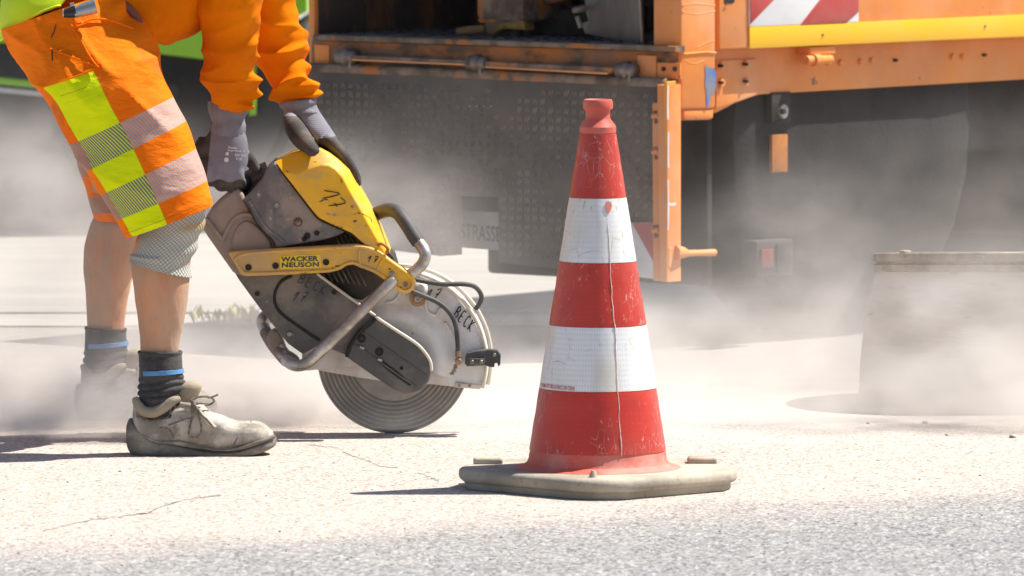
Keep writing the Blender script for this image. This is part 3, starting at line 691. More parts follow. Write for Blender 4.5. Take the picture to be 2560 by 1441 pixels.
for x, y, r in ((692, 514, .0055),): bolt(x, y, 15.903, r, 'bolt', cover)
v, f = lathe([(.0002, .009), (.005, .0085), (.0085, .005), (.0092, 0), (.0092, -.004)], P(745, 556, 15.904), 24, 'Y'); obj('choke_knob', v, f, M['knob'], cover, 60)
for x, y, r in ((792, 583, .0052), (768, 590, .0062), (761, 598, .005)): hole(x, y, 15.904, r, cover)
def hood_geo():
    full = [(688, 405), (727, 385), (763, 374), (800, 374), (822, 385), (845, 402), (872, 428), (890, 462), (918, 512), (948, 570), (974, 632), (958, 640), (911, 612), (880, 584), (830, 562), (798, 546), (780, 526), (727, 457)]
    fr = [(709, 434), (742, 436), (772, 424), (803, 414), (822, 415), (838, 424), (856, 443), (872, 474), (900, 522), (931, 578), (960, 634), (956, 638), (911, 611), (880, 583), (830, 561), (798, 545), (780, 525), (727, 456)]
    bm = bmesh.new(); n = len(full)
    A = [bm.verts.new(P(x, y, 15.892)) for x, y in fr]; B = [bm.verts.new(P(x, y, 15.918)) for x, y in full]; Cc = [bm.verts.new(P(x, y, 15.918) + Vector((0, .17, 0))) for x, y in full]; D = [bm.verts.new(P(x, y, 15.892) + Vector((0, .225, 0))) for x, y in fr]
    bm.faces.new(A); bm.faces.new(D[::-1])
    for U, V in ((A, B), (B, Cc), (Cc, D)):
        for i in range(n): bm.faces.new((U[i], V[i], V[(i + 1) % n], U[(i + 1) % n]))
    bmesh.ops.recalc_face_normals(bm, faces=bm.faces)
    sets = [set(A), set(B), set(Cc), set(D)]
    ed = [e for e in bm.edges if any(e.verts[0] in q and e.verts[1] in q for q in sets)]
    bmesh.ops.bevel(bm, geom=ed, offset=.0075, segments=4, profile=.5, affect='EDGES', clamp_overlap=True)
    return from_bm(bm)
v, f = hood_geo(); hood = obj('hood', v, f, M['saw_yellow'], saw, 70)
v, f = tube([P(x, y, 15.8985) for x, y in [(691, 411), (727, 460), (780, 529), (799, 549), (831, 565), (880, 587), (910, 613)]], .0020, 6, sm=40); obj('hood_gap', v, f, M['hole'], hood, 180)
mb = hand('1', (858, 476), (0, 12), (-2, 0), 15.8935, .0022); mb = MB()
for st in [[(811, 477), (850, 485), (811, 496)], [(851, 494), (863, 508), (822, 515)], [(836, 508), (842, 517)]]:
    mb.add(*ribbon([P(a, b, 15.8908) for a, b in crv([(float(a), float(b)) for a, b in st], 9)], .0021, Vector((0, -1, 0))))
mb.build('inked_number', M['ink'], hood)
for st in [[(850, 450), (855, 452), (853, 458)], [(905, 535), (925, 545), (930, 556)]]:
    obj('scratch', *ribbon([P(a, b, 15.8910) for a, b in crv([(float(a), float(b)) for a, b in st], 9)], .0012, Vector((0, -1, 0))), M['ink_faded'], hood)
# belt cover plate
pl = part('belt_cover', 'belt', [(583, 676), (792, 684), (905, 766), (938, 790), (930, 805), (896, 830), (874, 862), (864, 888), (800, 862), (757, 886), (720, 860), (652, 775), (597, 700)], 15.935, 15.985, .004)
v, f = tube([P(x, y, 15.9345) for x, y in [(730, 690), (702, 705), (687, 735), (690, 765), (710, 790), (760, 826), (800, 852)]], .0032, 8, sm=50); obj('cover_groove', v, f, M['hole'], pl, 180)
for x, y in ((643, 735), (835, 731), (724, 836)): bolt(x, y, 15.933, .0052, 'engine' if x != 724 else 'bolt', pl)
v, f = tube([P(x, y, 15.933) for x, y in [(792, 684), (850, 727), (906, 767), (938, 790)]], .0030, 8, sm=20); obj('cover_edge_glint', v, f, M['rim_pale'], pl, 180)  # pale bead painting the highlight along the plate's upper edge
hand('BECK', (744, 706), (72, 36), (12, -22), 15.9342, .0016).build('inked_name', M['ink_faded'], pl)
hand('17', (728, 752), (40, 3), (14, -22), 15.9342, .0016).build('inked_number', M['ink_faded'], pl)
# belt guard arm
arm_pts = [(938, 792), (985, 822), (1040, 858), (1063, 882), (1076, 904), (1079, 930), (1071, 955), (1053, 974), (1030, 984), (1010, 986), (985, 975), (930, 938), (866, 893), (876, 864), (898, 832), (930, 806)]
ba = part('belt_guard', 'belt', arm_pts, 15.928, 15.985, .006, seg=3)
v, f = tube([P(x, y, 15.9265) for x, y in [(866, 893), (876, 864), (898, 832), (930, 806), (938, 795)]], .0034, 8, sm=30); obj('joint_gap', v, f, M['hole'], ba, 180)
v, f = tube([P(x, y, 15.9275) for x, y in [(942, 795), (985, 823), (1040, 859), (1063, 883), (1076, 905), (1079, 928)]], .0034, 8, sm=24); obj('guard_edge_glint', v, f, M['rim_pale'], ba, 180)  # painted highlight: pale bead on the arm's sunlit top edge
part('slot_recess', 'hole', [(945, 893), (985, 922), (1030, 960), (1024, 966), (975, 932), (941, 902)], 15.9262, 15.93, .0008, parent=ba)
for pts in ([(905, 830), (1000, 895), (1068, 942)], [(890, 862), (950, 905), (1040, 968)]):
    v, f = tube([P(x, y, 15.9285) for x, y in pts], .0028, 8, sm=14); obj('guard_ridge', v, f, M['belt'], ba, 180)
for x, y, r in ((904, 847, .0078), (948, 880, .0078)):
    hole(x, y, 15.9262, r, ba); bolt(x, y, 15.9262, r * .5, 'engine', ba)
hole(1004, 921, 15.9262, .0035, ba)
for x, y in ((905, 869), (950, 899)):
    part('slot_clip', 'alu', [(x - 5, y - 4), (x + 6, y), (x + 5, y + 6), (x - 6, y + 2)], 15.924, 15.928, .0008, parent=ba)
# yellow side arm
arm = part('side_arm', 'arm_yellow', [(571, 635), (576, 630), (690, 622), (824, 615), (895, 611), (926, 616), (951, 629), (978, 650), (1006, 669), (1030, 688), (1039, 707), (1034, 725), (1016, 735), (996, 729), (975, 711), (940, 686), (924, 678), (901, 670), (884, 662), (868, 664), (851, 675), (824, 682), (737, 687), (614, 691), (602, 686)], 15.888, 15.925, .004, seg=3)
v, f = tube([P(x, y, 15.8875) for x, y in chaikin([(578, 638), (690, 628), (824, 621), (895, 617), (924, 622), (948, 634), (975, 655), (1003, 674), (1027, 692), (1033, 707), (1029, 721), (1016, 729), (998, 723), (978, 706), (943, 680), (926, 673), (902, 664), (884, 656), (866, 659), (849, 670), (823, 677), (737, 681), (615, 685), (605, 680)], 2)], .0036, 8, closed=True); obj('arm_rim', v, f, M['arm_yellow'], arm, 180)
v, f = tube([P(x, y, 15.8875) for x, y in [(900, 622), (898, 640), (901, 662)]], .003, 8, sm=10); obj('arm_rib', v, f, M['arm_yellow'], arm, 180)
v, f = tube([P(x, y, 15.8875) for x, y in [(960, 646), (950, 660), (943, 676)]], .0025, 8, sm=10); obj('arm_rib', v, f, M['arm_yellow'], arm, 180)
for x, y in ((621, 669), (689, 665), (815, 656)): hole(x, y, 15.8872, .0063, arm)
for x, y in ((980, 684), (1014, 712)): bolt(x, y, 15.886, .0052, 'bolt', arm)
for x, y in ((974, 673), (1020, 723)): part('arm_slot', 'hole', [(x - 3, y - 1), (x + 2, y - 2), (x + 3, y + 1), (x - 2, y + 2)], 15.887, 15.889, 0, parent=arm)
st = part('brand_sticker', 'sticker', [(699, 641), (801, 636), (803, 669), (701, 673)], 15.8868, 15.889, .0004, parent=arm)
for k, s in enumerate(("WACKER", "NEUSON")):
    tv, tf = text_geo(s, .048, .0, 1.06)
    obj('sticker_text', [P(702 + (0 if k == 0 else 2) + x * 94, (655.5 if k == 0 else 670) - y * 13.0 - x * 2.4, 15.8862) for x, y, z in tv], tf, M['letter'], st)
hand('17', (917, 655), (30, 4), (6, -15), 15.8868, .0018).build('inked_number', M['ink'], arm)
# handle tube
def pipe(name, pts, r, m, par=None, n=14, k=10, sm=None):
    v, f = tube([P(x, y, Y) for x, y, Y in pts], r, n, sm=sm or len(pts) * k); return obj(name, v, f, M[m], par or saw, 180)
fh = pipe('front_handle', [(1044, 603, 15.915), (1058, 622, 15.905), (1063, 640, 15.90), (1056, 660, 15.90), (1038, 678, 15.90), (1018, 693, 15.905), (1000, 705, 15.91)], .0125, 'alu')
pipe('rubber_grip', [(925, 548, 16.10), (938, 537, 16.06), (958, 528, 16.02), (980, 526, 15.98), (998, 536, 15.95), (1016, 561, 15.93), (1033, 588, 15.92), (1046, 607, 15.915)], .0148, 'rubber', fh)
lf = pipe('lower_frame', [(985, 700, 15.89), (965, 718, 15.885), (900, 782, 15.88), (840, 842, 15.88), (795, 884, 15.88), (770, 906, 15.885), (745, 915, 15.90), (722, 907, 15.93), (706, 890, 15.97)], .0125, 'alu')
pipe('frame_sleeve', [(716, 902, 15.945), (700, 884, 15.99), (680, 858, 16.04), (664, 830, 16.07)], .0135, 'saw_brown', lf)
pipe('frame_end', [(668, 836, 16.08), (657, 812, 16.09), (657, 798, 16.09), (668, 789, 16.10), (684, 796, 16.11)], .0125, 'alu', lf)
part('frame_clamp', 'saw_brown', [(664, 838), (690, 822), (706, 850), (716, 880), (736, 890), (750, 905), (735, 915), (712, 915), (692, 893), (672, 862)], 15.99, 16.06, .006, rnd=1, parent=lf)
bolt(704, 866, 15.987, .005, 'bolt', lf)
part('clamp_screw', 'bolt', [(911, 601), (922, 602), (925, 612), (912, 613)], 15.90, 15.94, .004, rnd=1)
pipe('spring_clip', [(945, 614, 15.89), (952, 610, 15.885), (962, 614, 15.885), (970, 624, 15.885), (966, 632, 15.89)], .0035, 'spring', k=5, n=8)

# ------------------------------------------------------------------ worker
def fold(amp, fs, seed, cross=(1, 1, 1)):
    def d(th, v, p):
        q = Vector((p.x * cross[0], p.y * cross[1], p.z * cross[2])) * fs
        a = 1 - abs(noise.noise(q + Vector((seed, 0, 0)))) * 2
        return amp * (a * .7 + noise.noise(q * 2.1 + Vector((0, seed, 0))) * .35 - .3)
    return d
YN, YF = 15.55, 16.38   # near / far leg
near_leg = [((110, 80), (300, 30), 15.66, .09), ((195, 300), (390, 250), 15.58, .085), ((285, 480), (480, 430), YN, .075), ((350, 560), (508, 528), YN, .060), ((338, 600), (494, 600), YN, .058),
            ((330, 640), (478, 645), YN, .055), ((329, 690), (474, 690), YN, .056), ((337, 745), (471, 745), YN, .054), ((344, 800), (462, 800), YN, .047), ((350, 850), (450, 850), YN, .040), ((352, 900), (446, 900), YN, .036), ((356, 960), (440, 960), YN, .035), ((356, 1020), (440, 1015), YN, .034), ((350, 1060), (470, 1060), YN, .034), ((345, 1085), (620, 1085), YN, .036), ((345, 1105), (660, 1105), YN, .034)]
far_leg = [((110, 80), (300, 30), 15.93, .09), ((190, 320), (375, 280), 16.1, .085), ((236, 500), (375, 480), YF, .070), ((226, 560), (352, 550), YF, .060), ((213, 600), (343, 605), YF, .058),
           ((208, 645), (336, 655), YF, .058), ((210, 700), (328, 712), YF, .054), ((216, 760), (317, 768), YF, .045), ((219, 820), (311, 826), YF, .038), ((221, 880), (312, 884), YF, .035), ((222, 950), (318, 950), YF, .034), ((215, 985), (340, 985), YF, .034), ((210, 1002), (450, 1002), YF, .036), ((210, 1018), (490, 1018), YF, .032)]
torso = [((40, 150), (330, 110), 15.79, .15), ((45, 60), (352, 40), 15.79, .165), ((95, -60), (395, 30), 15.8, .155), ((210, -190), (455, -15), 15.81, .165), ((340, -290), (525, -90), 15.82, .18), ((450, -360), (600, -190), 15.82, .17), ((520, -400), (650, -260), 15.82, .08), ((590, -440), (690, -320), 15.82, .058)]
arm_n = [((420, -330), (600, -200), 15.66, .06), ((470, -200), (630, -150), 15.66, .06), ((505, 0), (635, 0), 15.74, .05), ((525, 150), (625, 150), 15.84, .042), ((540, 260), (608, 265), 15.92, .033), ((535, 330), (605, 330), 15.93, .03), ((525, 400), (605, 400), 15.94, .025)]
arm_f = [((480, -330), (640, -230), 15.98, .06), ((560, -200), (700, -170), 15.99, .06), ((630, 0), (718, -5), 16.03, .05), ((665, 150), (750, 140), 16.05, .042), ((712, 255), (780, 248), 16.05, .033), ((735, 310), (800, 300), 16.05, .028), ((770, 350), (840, 340), 16.05, .022)]
head = [((560, -430), (690, -330), 15.82, .055), ((590, -520), (760, -340), 15.82, .075), ((660, -590), (830, -390), 15.82, .078), ((740, -600), (850, -470), 15.82, .06), ((780, -590), (840, -520), 15.82, .03)]
bparts = [loft(x, 28, 40)[:2] for x in (near_leg, far_leg, torso, arm_n, arm_f, head)]
bparts.append(tube([P(838, -400, 15.82), P(858, -385, 15.82), P(842, -372, 15.82)], [.012, .014, .009], 8))   # nose
for yy in (15.74, 15.90): bparts.append(tube([P(700, -490, yy), P(712, -470, yy), P(722, -448, yy)], [.012, .017, .011], 8))   # ears
v, f = fuse(bparts, .007, 3)
for i, q in enumerate(v):
    if q.z < .55: v[i] = q + Vector((.0016 * noise.noise(q * 30), .0016 * noise.noise(q * 33), 0))
body = obj('person', v, f, M['skin'], None, 180)
tag(body, 'worker bending over the saw in orange sweatshirt, hi-vis shorts, grey gloves and dusty shoes', 'person')
v, f, _ = loft([((650, -600), (745, -590), 15.82, .05), ((610, -585), (770, -440), 15.82, .082), ((560, -480), (690, -400), 15.82, .08)], 24, 16); obj('hair', v, f, M['hair'], body, 180)

# shorts: near leg carries the UV-driven hi-vis patches
def sh_disp(th, v, p):
    a = noise.noise(Vector((p.x * 5 + 3, p.y * 5, p.z * 13 + p.x * 6))); r = 2 * (1 - abs(noise.noise(Vector((p.x * 6 - p.z * 3, p.y * 4 + 9, p.z * 10 + p.x * 9)))) * 1.6) ** 3 - .6 if True else 0
    k = .35 + .65 * sm01(1.0, .25, v)
    fr = sm01(.7, -.3, abs(math.atan2(math.sin(th), math.cos(th)) - .6)) if th < 3.5 else 0
    s = .006 * a + .0062 * max(r, -.6) * k + .005 * k * fr * math.sin(v * 48 + 7 * noise.noise(p * 5)) * (.4 + abs(noise.noise(p * 4)) * 2)
    lip = .004 if .955 < v < .985 else 0
    return s + lip * .3
near_s = [((10, 70), (325, -40), 15.70, .155), ((35, 130), (350, 20), 15.68, .15), ((75, 190), (376, 85), 15.62, .125), ((112, 250), (400, 150), 15.58, .115), ((152, 325), (425, 212), 15.565, .108), ((195, 395), (450, 268), 15.555, .103), ((232, 460), (478, 340), YN, .100), ((275, 530), (505, 425), YN, .098), ((316, 595), (531, 514), YN, .096)]
v1, f1, u1 = loft(near_s, 128, 150, sh_disp, cap=False)
# inner layer gives the cloth thickness at the hem
nu = 128; last = v1[-nu:]
ctr = sum((p for p in last), Vector()) / nu
k0 = len(v1); inn = [ctr + (p - ctr) * .955 for p in last]; inn2 = [p + (v1[-nu * 25 + i] - last[i]) * .9 + (ctr - p) * .04 for i, p in enumerate(inn)]
v1 = v1 + inn + inn2
for i in range(nu):
    j = (i + 1) % nu
    f1.append((k0 - nu + i, k0 - nu + j, k0 + j, k0 + i)); u1.append([(i / nu, .99)] * 4)
    f1.append((k0 + i, k0 + j, k0 + nu + j, k0 + nu + i)); u1.append([(.6, .2)] * 4)
far_s = [((20, 60), (330, -20), 15.90, .15), ((60, 160), (350, 100), 15.96, .13), ((112, 235), (375, 190), 16.05, .115), ((160, 330), (405, 290), 16.12, .105), ((198, 430), (420, 400), YF, .10), ((222, 505), (425, 480), YF, .097), ((240, 552), (420, 545), YF, .095)]
v2, f2, u2 = loft(far_s, 96, 90, sh_disp, cap=False)
u2 = [[(.55 if .05 < a < .45 else a, b) for a, b in q] for q in u2]
k = len(v1); sv = v1 + v2; sf = f1 + [tuple(i + k for i in q) for q in f2]; su = u1 + u2
# seat / waist bridging both legs
pel = [((25, 60), (338, -30), 15.79, .19), ((40, 130), (352, 40), 15.79, .205), ((80, 190), (372, 110), 15.80, .20), ((120, 230), (385, 170), 15.83, .17), ((170, 260), (375, 215), 15.86, .11)]
v3, f3, u3 = loft(pel, 64, 40, lambda th, v, p: .004 * noise.noise(p * 9), cap=True)
k = len(sv); sv = sv + v3; sf += [tuple(i + k for i in q) for q in f3]; su += [[(.6, .1)] * len(q) for q in u3]
shorts = obj('shorts', sv, sf, M['shorts'], body, 180, su); shorts['label'] = 'orange hi-vis shorts with yellow side panel and reflective bands'
def seam(name, pts, Y, r, m, par):
    if not isinstance(Y, (list, tuple)): Y = [Y] * len(pts)
    vv, ff = tube([P(x, y, yy) for (x, y), yy in zip(pts, Y)], r, 8, sm=len(pts) * 8); return obj(name, vv, ff, m, par, 180)
def surf(px, py, verts, off=.0):
    """nearest-to-camera depth of a vertex cloud near a picture point"""
    best = None
    for q in verts:
        d = q - CAMP; t = d.dot(FW); x = 1280 + F * d.x / t; y = 720.5 - F * d.dot(UP) / t
        e = (x - px) ** 2 + (y - py) ** 2
        if e < 200 and (best is None or q.y < best): best = q.y
    return (best if best else 15.5) - off
cloud = v1 + v3
def surfline(pts, off=.001): return [surf(x, y, cloud, off) for x, y in pts]
pk = [(178, 62), (205, 105), (226, 145), (244, 168)]
pts = chaikin(pk, 2, False); seam('pocket_seam', pts, surfline(pts, .0), .0018, M['shorts'], shorts)
pts = chaikin([(125, 122), (160, 135), (205, 152), (246, 168)], 2, False); seam('pocket_seam', pts, surfline(pts, .0), .0020, M['shorts'], shorts)
pts = chaikin([(145, 206), (195, 190), (245, 169)], 2, False); seam('panel_seam', pts, surfline(pts, .0006), .0016, M['shorts'], shorts)
pts = chaikin([(192, 62), (232, 46), (275, 50), (318, 66), (332, 72)], 2, False); seam('pocket_hem', pts, surfline(pts, .0), .0022, M['shorts'], shorts)
pts = chaikin([(128, 95), (135, 80), (140, 62)], 1, False); seam('ink_logo', pts, surfline(pts, .0008), .0012, M['ink_faded'], shorts)
pts = chaikin([(131, 152), (130, 125)], 1, False); seam('ink_logo', pts, surfline(pts, .0008), .0016, M['ink_faded'], shorts)
# hanging front pocket bag between the legs
vv, ff, _ = loft([((290, 20), (345, 40), 15.70, .05), ((330, 60), (362, 88), 15.70, .06), ((355, 105), (380, 122), 15.71, .05), ((362, 140), (376, 146), 15.72, .02)], 24, 24); obj('front_pocket', [q + Vector((0, .17, 0)) for q in vv], ff, M['hem'], shorts, 180, None)
# sweatshirt: torso + two sleeves in one garment
def sw_disp(th, v, p): return .006 * noise.noise(p * 8) + .006 * (1 - 2 * abs(noise.noise(Vector((p.x * 6, p.y * 4, p.z * 9)))))
tor = [((60, 20), (345, 20), 15.80, .165), ((80, -30), (372, 62), 15.80, .175), ((120, -100), (402, 108), 15.80, .178), ((190, -200), (442, 98), 15.80, .185), ((300, -290), (505, 62), 15.81, .20), ((420, -370), (590, -60), 15.82, .21), ((520, -410), (640, -230), 15.82, .14), ((575, -430), (665, -300), 15.82, .075)]
tv_, tf_, _ = loft(tor, 64, 70, sw_disp)
def sl_disp(k):
    def d(th, v, p):
        g = sm01(.25, .90, v) * (1 - .65 * sm01(.88, 1, v)); c = math.cos(th - .3)
        w_ = math.sin(v * 50 + 9 * noise.noise(Vector((p.x * 7, p.y * 7, p.z * 6 + k))) + 2.2 * math.sin(th))
        r = 2 * max(0, 1 - abs(noise.noise(Vector((p.x * 7 + k + p.z * 4, p.y * 6, p.z * 14 - p.x * 6)))) * 1.9) ** 2.5 - .5
        mod = .25 + 1.5 * max(0, noise.noise(Vector((p.x * 5 + k * 3, p.y * 5, p.z * 6))) + .15); return (.0026 + .0075 * max(c, 0)) * (.2 + .9 * g) * w_ * mod + .0085 * r * (.35 + g * 1.2) + .006 * noise.noise(p * 6)
    return d
sl_n = [((430, -330), (640, -220), 15.66, .085), ((468, -180), (662, -140), 15.67, .085), ((490, -60), (655, -50), 15.69, .078), ((497, 40), (650, 40), 15.73, .070), ((508, 110), (641, 108), 15.77, .063), ((516, 170), (634, 168), 15.82, .057), ((519, 210), (636, 208), 15.86, .055), ((524, 240), (628, 242), 15.89, .050), ((531, 262), (622, 268), 15.91, .046), ((540, 278), (612, 282), 15.92, .036)]
sl_f = [((480, -330), (660, -240), 15.97, .085), ((560, -180), (715, -160), 15.99, .082), ((608, -60), (730, -60), 16.02, .072), ((622, 20), (738, 15), 16.04, .066), ((632, 100), (757, 90), 16.05, .060), ((645, 165), (771, 150), 16.05, .056), ((668, 210), (782, 200), 16.05, .052), ((686, 240), (788, 228), 16.05, .047), ((699, 260), (786, 250), 16.05, .040)]
a1, b1, _ = loft(sl_n, 72, 130, sl_disp(0)); a2, b2, _ = loft(sl_f, 72, 130, sl_disp(5))
mb = MB(); mb.add(tv_, tf_); mb.add(a1, b1); mb.add(a2, b2)
swt = mb.build('sweatshirt', M['sweat'], body, 180)
vv, ff = tube([P(x, y, 15.615) for x, y in [(272, -8), (300, 4), (330, 30), (350, 60)]], .008, 10, sm=20); obj('waist_hem', vv, ff, M['hem'], swt, 180)
# hi-vis vest: loose shell over the back, hem falling over the seat
def vest():
    nuu, nvv = 44, 40; vs = []; fs = []
    q = crv([((10 + 0 * k), 0, 0, 0) for k in range(2)], 2)
    base = [((22, 95), (345, 20), 15.79, .207), ((14, 40), (352, 0), 15.79, .205), ((30, -40), (380, 20), 15.79, .195), ((95, -140), (420, 40), 15.80, .195), ((190, -240), (480, 20), 15.80, .205), ((300, -330), (560, -60), 15.81, .215)]
    pr = crv([(a[0], a[1], b[0], b[1], Y, d) for a, b, Y, d in base], 120)
    for i in range(nuu + 1):
        th = R(97) + (R(263) - R(97)) * i / nuu
        side = abs(math.degrees(th) - 180) / 83.0
        t0 = .30 * side ** 1.6
        for j in range(nvv + 1):
            t = t0 + (1 - t0) * j / nvv; x = pr[min(int(t * 119), 119)]
            A = P(x[0], x[1], x[4]); B = P(x[2], x[3], x[4]); c = (A + B) / 2; e = (B - A) / 2
            n_ = (e.normalized() * math.cos(th) + Vector((0, -1, 0)) * math.sin(th))
            p = c + e * math.cos(th) * 1.02 + Vector((0, -1, 0)) * x[5] * math.sin(th)
            fl = .010 * sm01(.5, 0, j / nvv)
            vs.append(p + n_ * (.004 + fl + .006 * noise.noise(p * 10)))
    for i in range(nuu):
        for j in range(nvv):
            a = i * (nvv + 1) + j; fs.append((a, a + 1, a + nvv + 2, a + nvv + 1))
    o = obj('vest', vs, fs, M['hi_yellow'], body, 180)
    md = o.modifiers.new('thick', 'SOLIDIFY'); md.thickness = .004
    return o, [vs[i * (nvv + 1)] for i in range(nuu + 1)]
vst, hemline = vest()
vv, ff = tube(hemline, .0028, 8); obj('vest_hem', vv, ff, M['hi_yellow'], vst, 180)
# knee support
def br_disp(th, v, p):
    c = math.cos(th); return .004 * noise.noise(p * 14) + .0035 * math.sin(v * 20 + 2 * noise.noise(p * 9)) * max(0, c) + (.004 * math.exp(-((v - .82) / .035) ** 2) if 90 < math.degrees(th) < 190 else 0)
brace = [((362, 540), (517, 500), YN, .072), ((357, 560), (514, 530), YN, .071), ((350, 585), (504, 568), YN, .068), ((342, 610), (494, 604), YN, .066), ((334, 638), (482, 645), YN, .063), ((327, 656), (474, 694), YN, .062)]
v, f, u = loft(brace, 80, 70, br_disp, cap=False)
o = obj('knee_support', v, f, M['brace'], body, 180, u); md = o.modifiers.new('thick', 'SOLIDIFY'); md.thickness = .003; md.offset = 0
# socks
def sk_disp(th, v, p): return .0022 * math.sin(v * 55 + 4 * noise.noise(p * 16)) * sm01(.28, .5, v) + .0014 * noise.noise(p * 25) + .002 * math.exp(-((v - .02) / .03) ** 2)
def sock(prs, Y, blue):
    v, f, u = loft([(a, b, Y, d) for a, b, d in prs], 56, 90, sk_disp, cap=False)
    o = obj('sock', v, f, M['sock'], body, 180); md = o.modifiers.new('thick', 'SOLIDIFY'); md.thickness = .004; md.offset = 0
    v, f, u = loft([(a, b, Y, d) for a, b, d in blue], 56, 8, None, cap=False, th0=R(-60), th1=R(140)); q = obj('sock_stripe', v, f, M['sock_blue'], o, 180); md = q.modifiers.new('thick', 'SOLIDIFY'); md.thickness = .002
sock([((349, 879), (451, 879), .043), ((350, 913), (453, 910), .044), ((350, 950), (455, 940), .044), ((348, 985), (459, 965), .045), ((352, 1015), (455, 1000), .044), ((356, 1050), (462, 1035), .041)], YN, [((346, 926), (459, 921), .0485), ((346, 938), (461, 932), .0485)])
sock([((215, 818), (313, 823), .042), ((214, 850), (314, 852), .043), ((213, 880), (316, 872), .043), ((211, 915), (320, 900), .044), ((214, 945), (322, 930), .043), ((218, 980), (330, 965), .041)], YF, [((210, 860), (320, 852), .0475), ((210, 871), (321, 863), .0475)])
# shoes
def shoe(dx, dy, Y, sc):
    def T(x, y): return (dx + (x - 315) * sc, dy + (y - 1136) * sc)
    def PL(pts): return [(T(*a), T(*b), Y, d) for a, b, d in pts]
    up = [((332, 1030), (332, 1100), .012), ((336, 1002), (334, 1112), .026), ((345, 1003), (342, 1118), .034), ((362, 1026), (362, 1120), .039), ((390, 1030), (390, 1120), .040), ((415, 1016), (418, 1122), .041), ((440, 1003), (445, 1124), .043), ((470, 1000), (475, 1126), .045), ((500, 1010), (505, 1128), .047), ((530, 1030), (533, 1130), .049), ((560, 1045), (563, 1130), .051), ((595, 1054), (596, 1128), .052), ((625, 1053), (624, 1125), .052), ((648, 1056), (648, 1120), .049), ((668, 1068), (667, 1113), .040), ((680, 1080), (679, 1104), .026), ((684, 1088), (684, 1097), .01)]
    def ud(th, v, p): return .0016 * noise.noise(p * 24) + .0016 * (1 - 2 * abs(noise.noise(p * 17))) + .0012 * math.sin(v * 75 + 5 * noise.noise(p * 12)) * sm01(.46, .54, v) * sm01(.68, .60, v)
    v, f, _ = loft(PL(up), 48, 110, ud, ex=.72)
    s = obj('shoe', v, f, M['shoe'], body, 180)
    so = [((316, 1085), (316, 1104), .012), ((317, 1062), (320, 1120), .027), ((327, 1046), (330, 1134), .037), ((352, 1068), (353, 1141), .0425), ((390, 1096), (392, 1143), .0435), ((440, 1106), (440, 1144), .0435), ((490, 1118), (490, 1149), .047), ((540, 1124), (542, 1150), .0525), ((590, 1120), (594, 1146), .055), ((630, 1109), (636, 1137), .0545), ((660, 1098), (665, 1127), .0485), ((680, 1089), (684, 1117), .034), ((690, 1093), (691, 1110), .014)]
    v, f, _ = loft(PL(so), 40, 90, lambda th, v, p: .0014 * noise.noise(p * 30) + .001 * math.sin(p.x * 160) * (1 if math.sin(th) > .2 else 0) * sm01(.3, 0, v), ex=.55)
    sl = obj('sole', v, f, M['sole'], s, 180)
    def tb(name, pts, depth, r, m, par, smn=10):
        vv, ff = tube([P(*T(x, y), Y - z) for (x, y), z in zip(pts, depth)], r, 8, sm=len(pts) * smn); return obj(name, vv, ff, m, par, 180)
    tb('welt', [(322, 1088), (360, 1092), (400, 1106), (450, 1104), (500, 1118), (550, 1126), (600, 1121), (650, 1105), (686, 1091)], [.032, .0425, .044, .0435, .047, .0525, .055, .051, .03], [.0014] * 5 + [.002, .0035, .0042, .004], M['sole'], sl)
    # padded collar ring and tongue
    col = [((338, 996), .030), ((345, 1012), .037), ((360, 1028), .041), ((385, 1031), .042), ((410, 1019), .043), ((432, 1003), .044), ((450, 998), .040)]
    tb('collar', [a for a, b in col], [b for a, b in col], [.007, .0095, .0110, .0115, .0110, .0095, .006], M['shoe_mesh'], s)
    tb('collar_stitch', [(340, 1040), (360, 1050), (390, 1052), (420, 1042), (428, 1014)], [.034, .039, .0415, .043, .0445], .0012, M['lace'], s)
    tn = [((438, 1020), (482, 1024), .028), ((437, 994), (490, 1000), .030), ((440, 976), (500, 982), .031), ((448, 963), (505, 968), .030), ((462, 956), (500, 958), .024), ((474, 953), (490, 954), .012)]
    v, f, _ = loft(PL(tn), 28, 30, lambda th, v, p: .0015 * noise.noise(p * 25)); obj('tongue', v, f, M['shoe_mesh'], s, 180)
    tb('toe_seam', [(628, 1053), (612, 1075), (594, 1095), (582, 1118)], [.02, .044, .0515, .053], .0012, M['lace'], s)
    tb('quarter_seam', [(420, 1064), (445, 1055), (468, 1047), (480, 1046)], [.044, .045, .046, .046], .0012, M['lace'], s)
    tb('quarter_seam', [(400, 1070), (420, 1072), (430, 1085), (434, 1098)], [.0435, .045, .0455, .046], .0012, M['lace'], s)
    tb('eyelet_panel', [(450, 1012), (475, 1018), (500, 1034), (520, 1056), (540, 1070)], [.044, .046, .048, .050, .051], [.006, .007, .0065, .005, .003], M['shoe'], s)
    L_ = M['lace']
    la = tb('laces', [(478, 1000), (495, 993), (515, 992), (530, 996), (535, 1003), (528, 1010), (514, 1014)], [.052, .05, .045, .03, .02, .012, .01], .0022, L_, s)
    tb('lace_loop', [(478, 1000), (480, 1020), (480, 1045), (474, 1070), (472, 1085), (480, 1094), (492, 1094), (501, 1085), (503, 1065), (497, 1045), (488, 1025), (478, 1002)], [.052, .055, .056, .057, .058, .0585, .059, .059, .058, .057, .055, .053], .0022, L_, la)
    tb('lace_end', [(478, 1000), (492, 1020), (505, 1038), (520, 1052), (536, 1072)], [.053, .056, .056, .056, .054], .0022, L_, la)
    tb('lace_end', [(520, 995), (533, 992), (545, 987)], [.044, .042, .040], .002, L_, la)
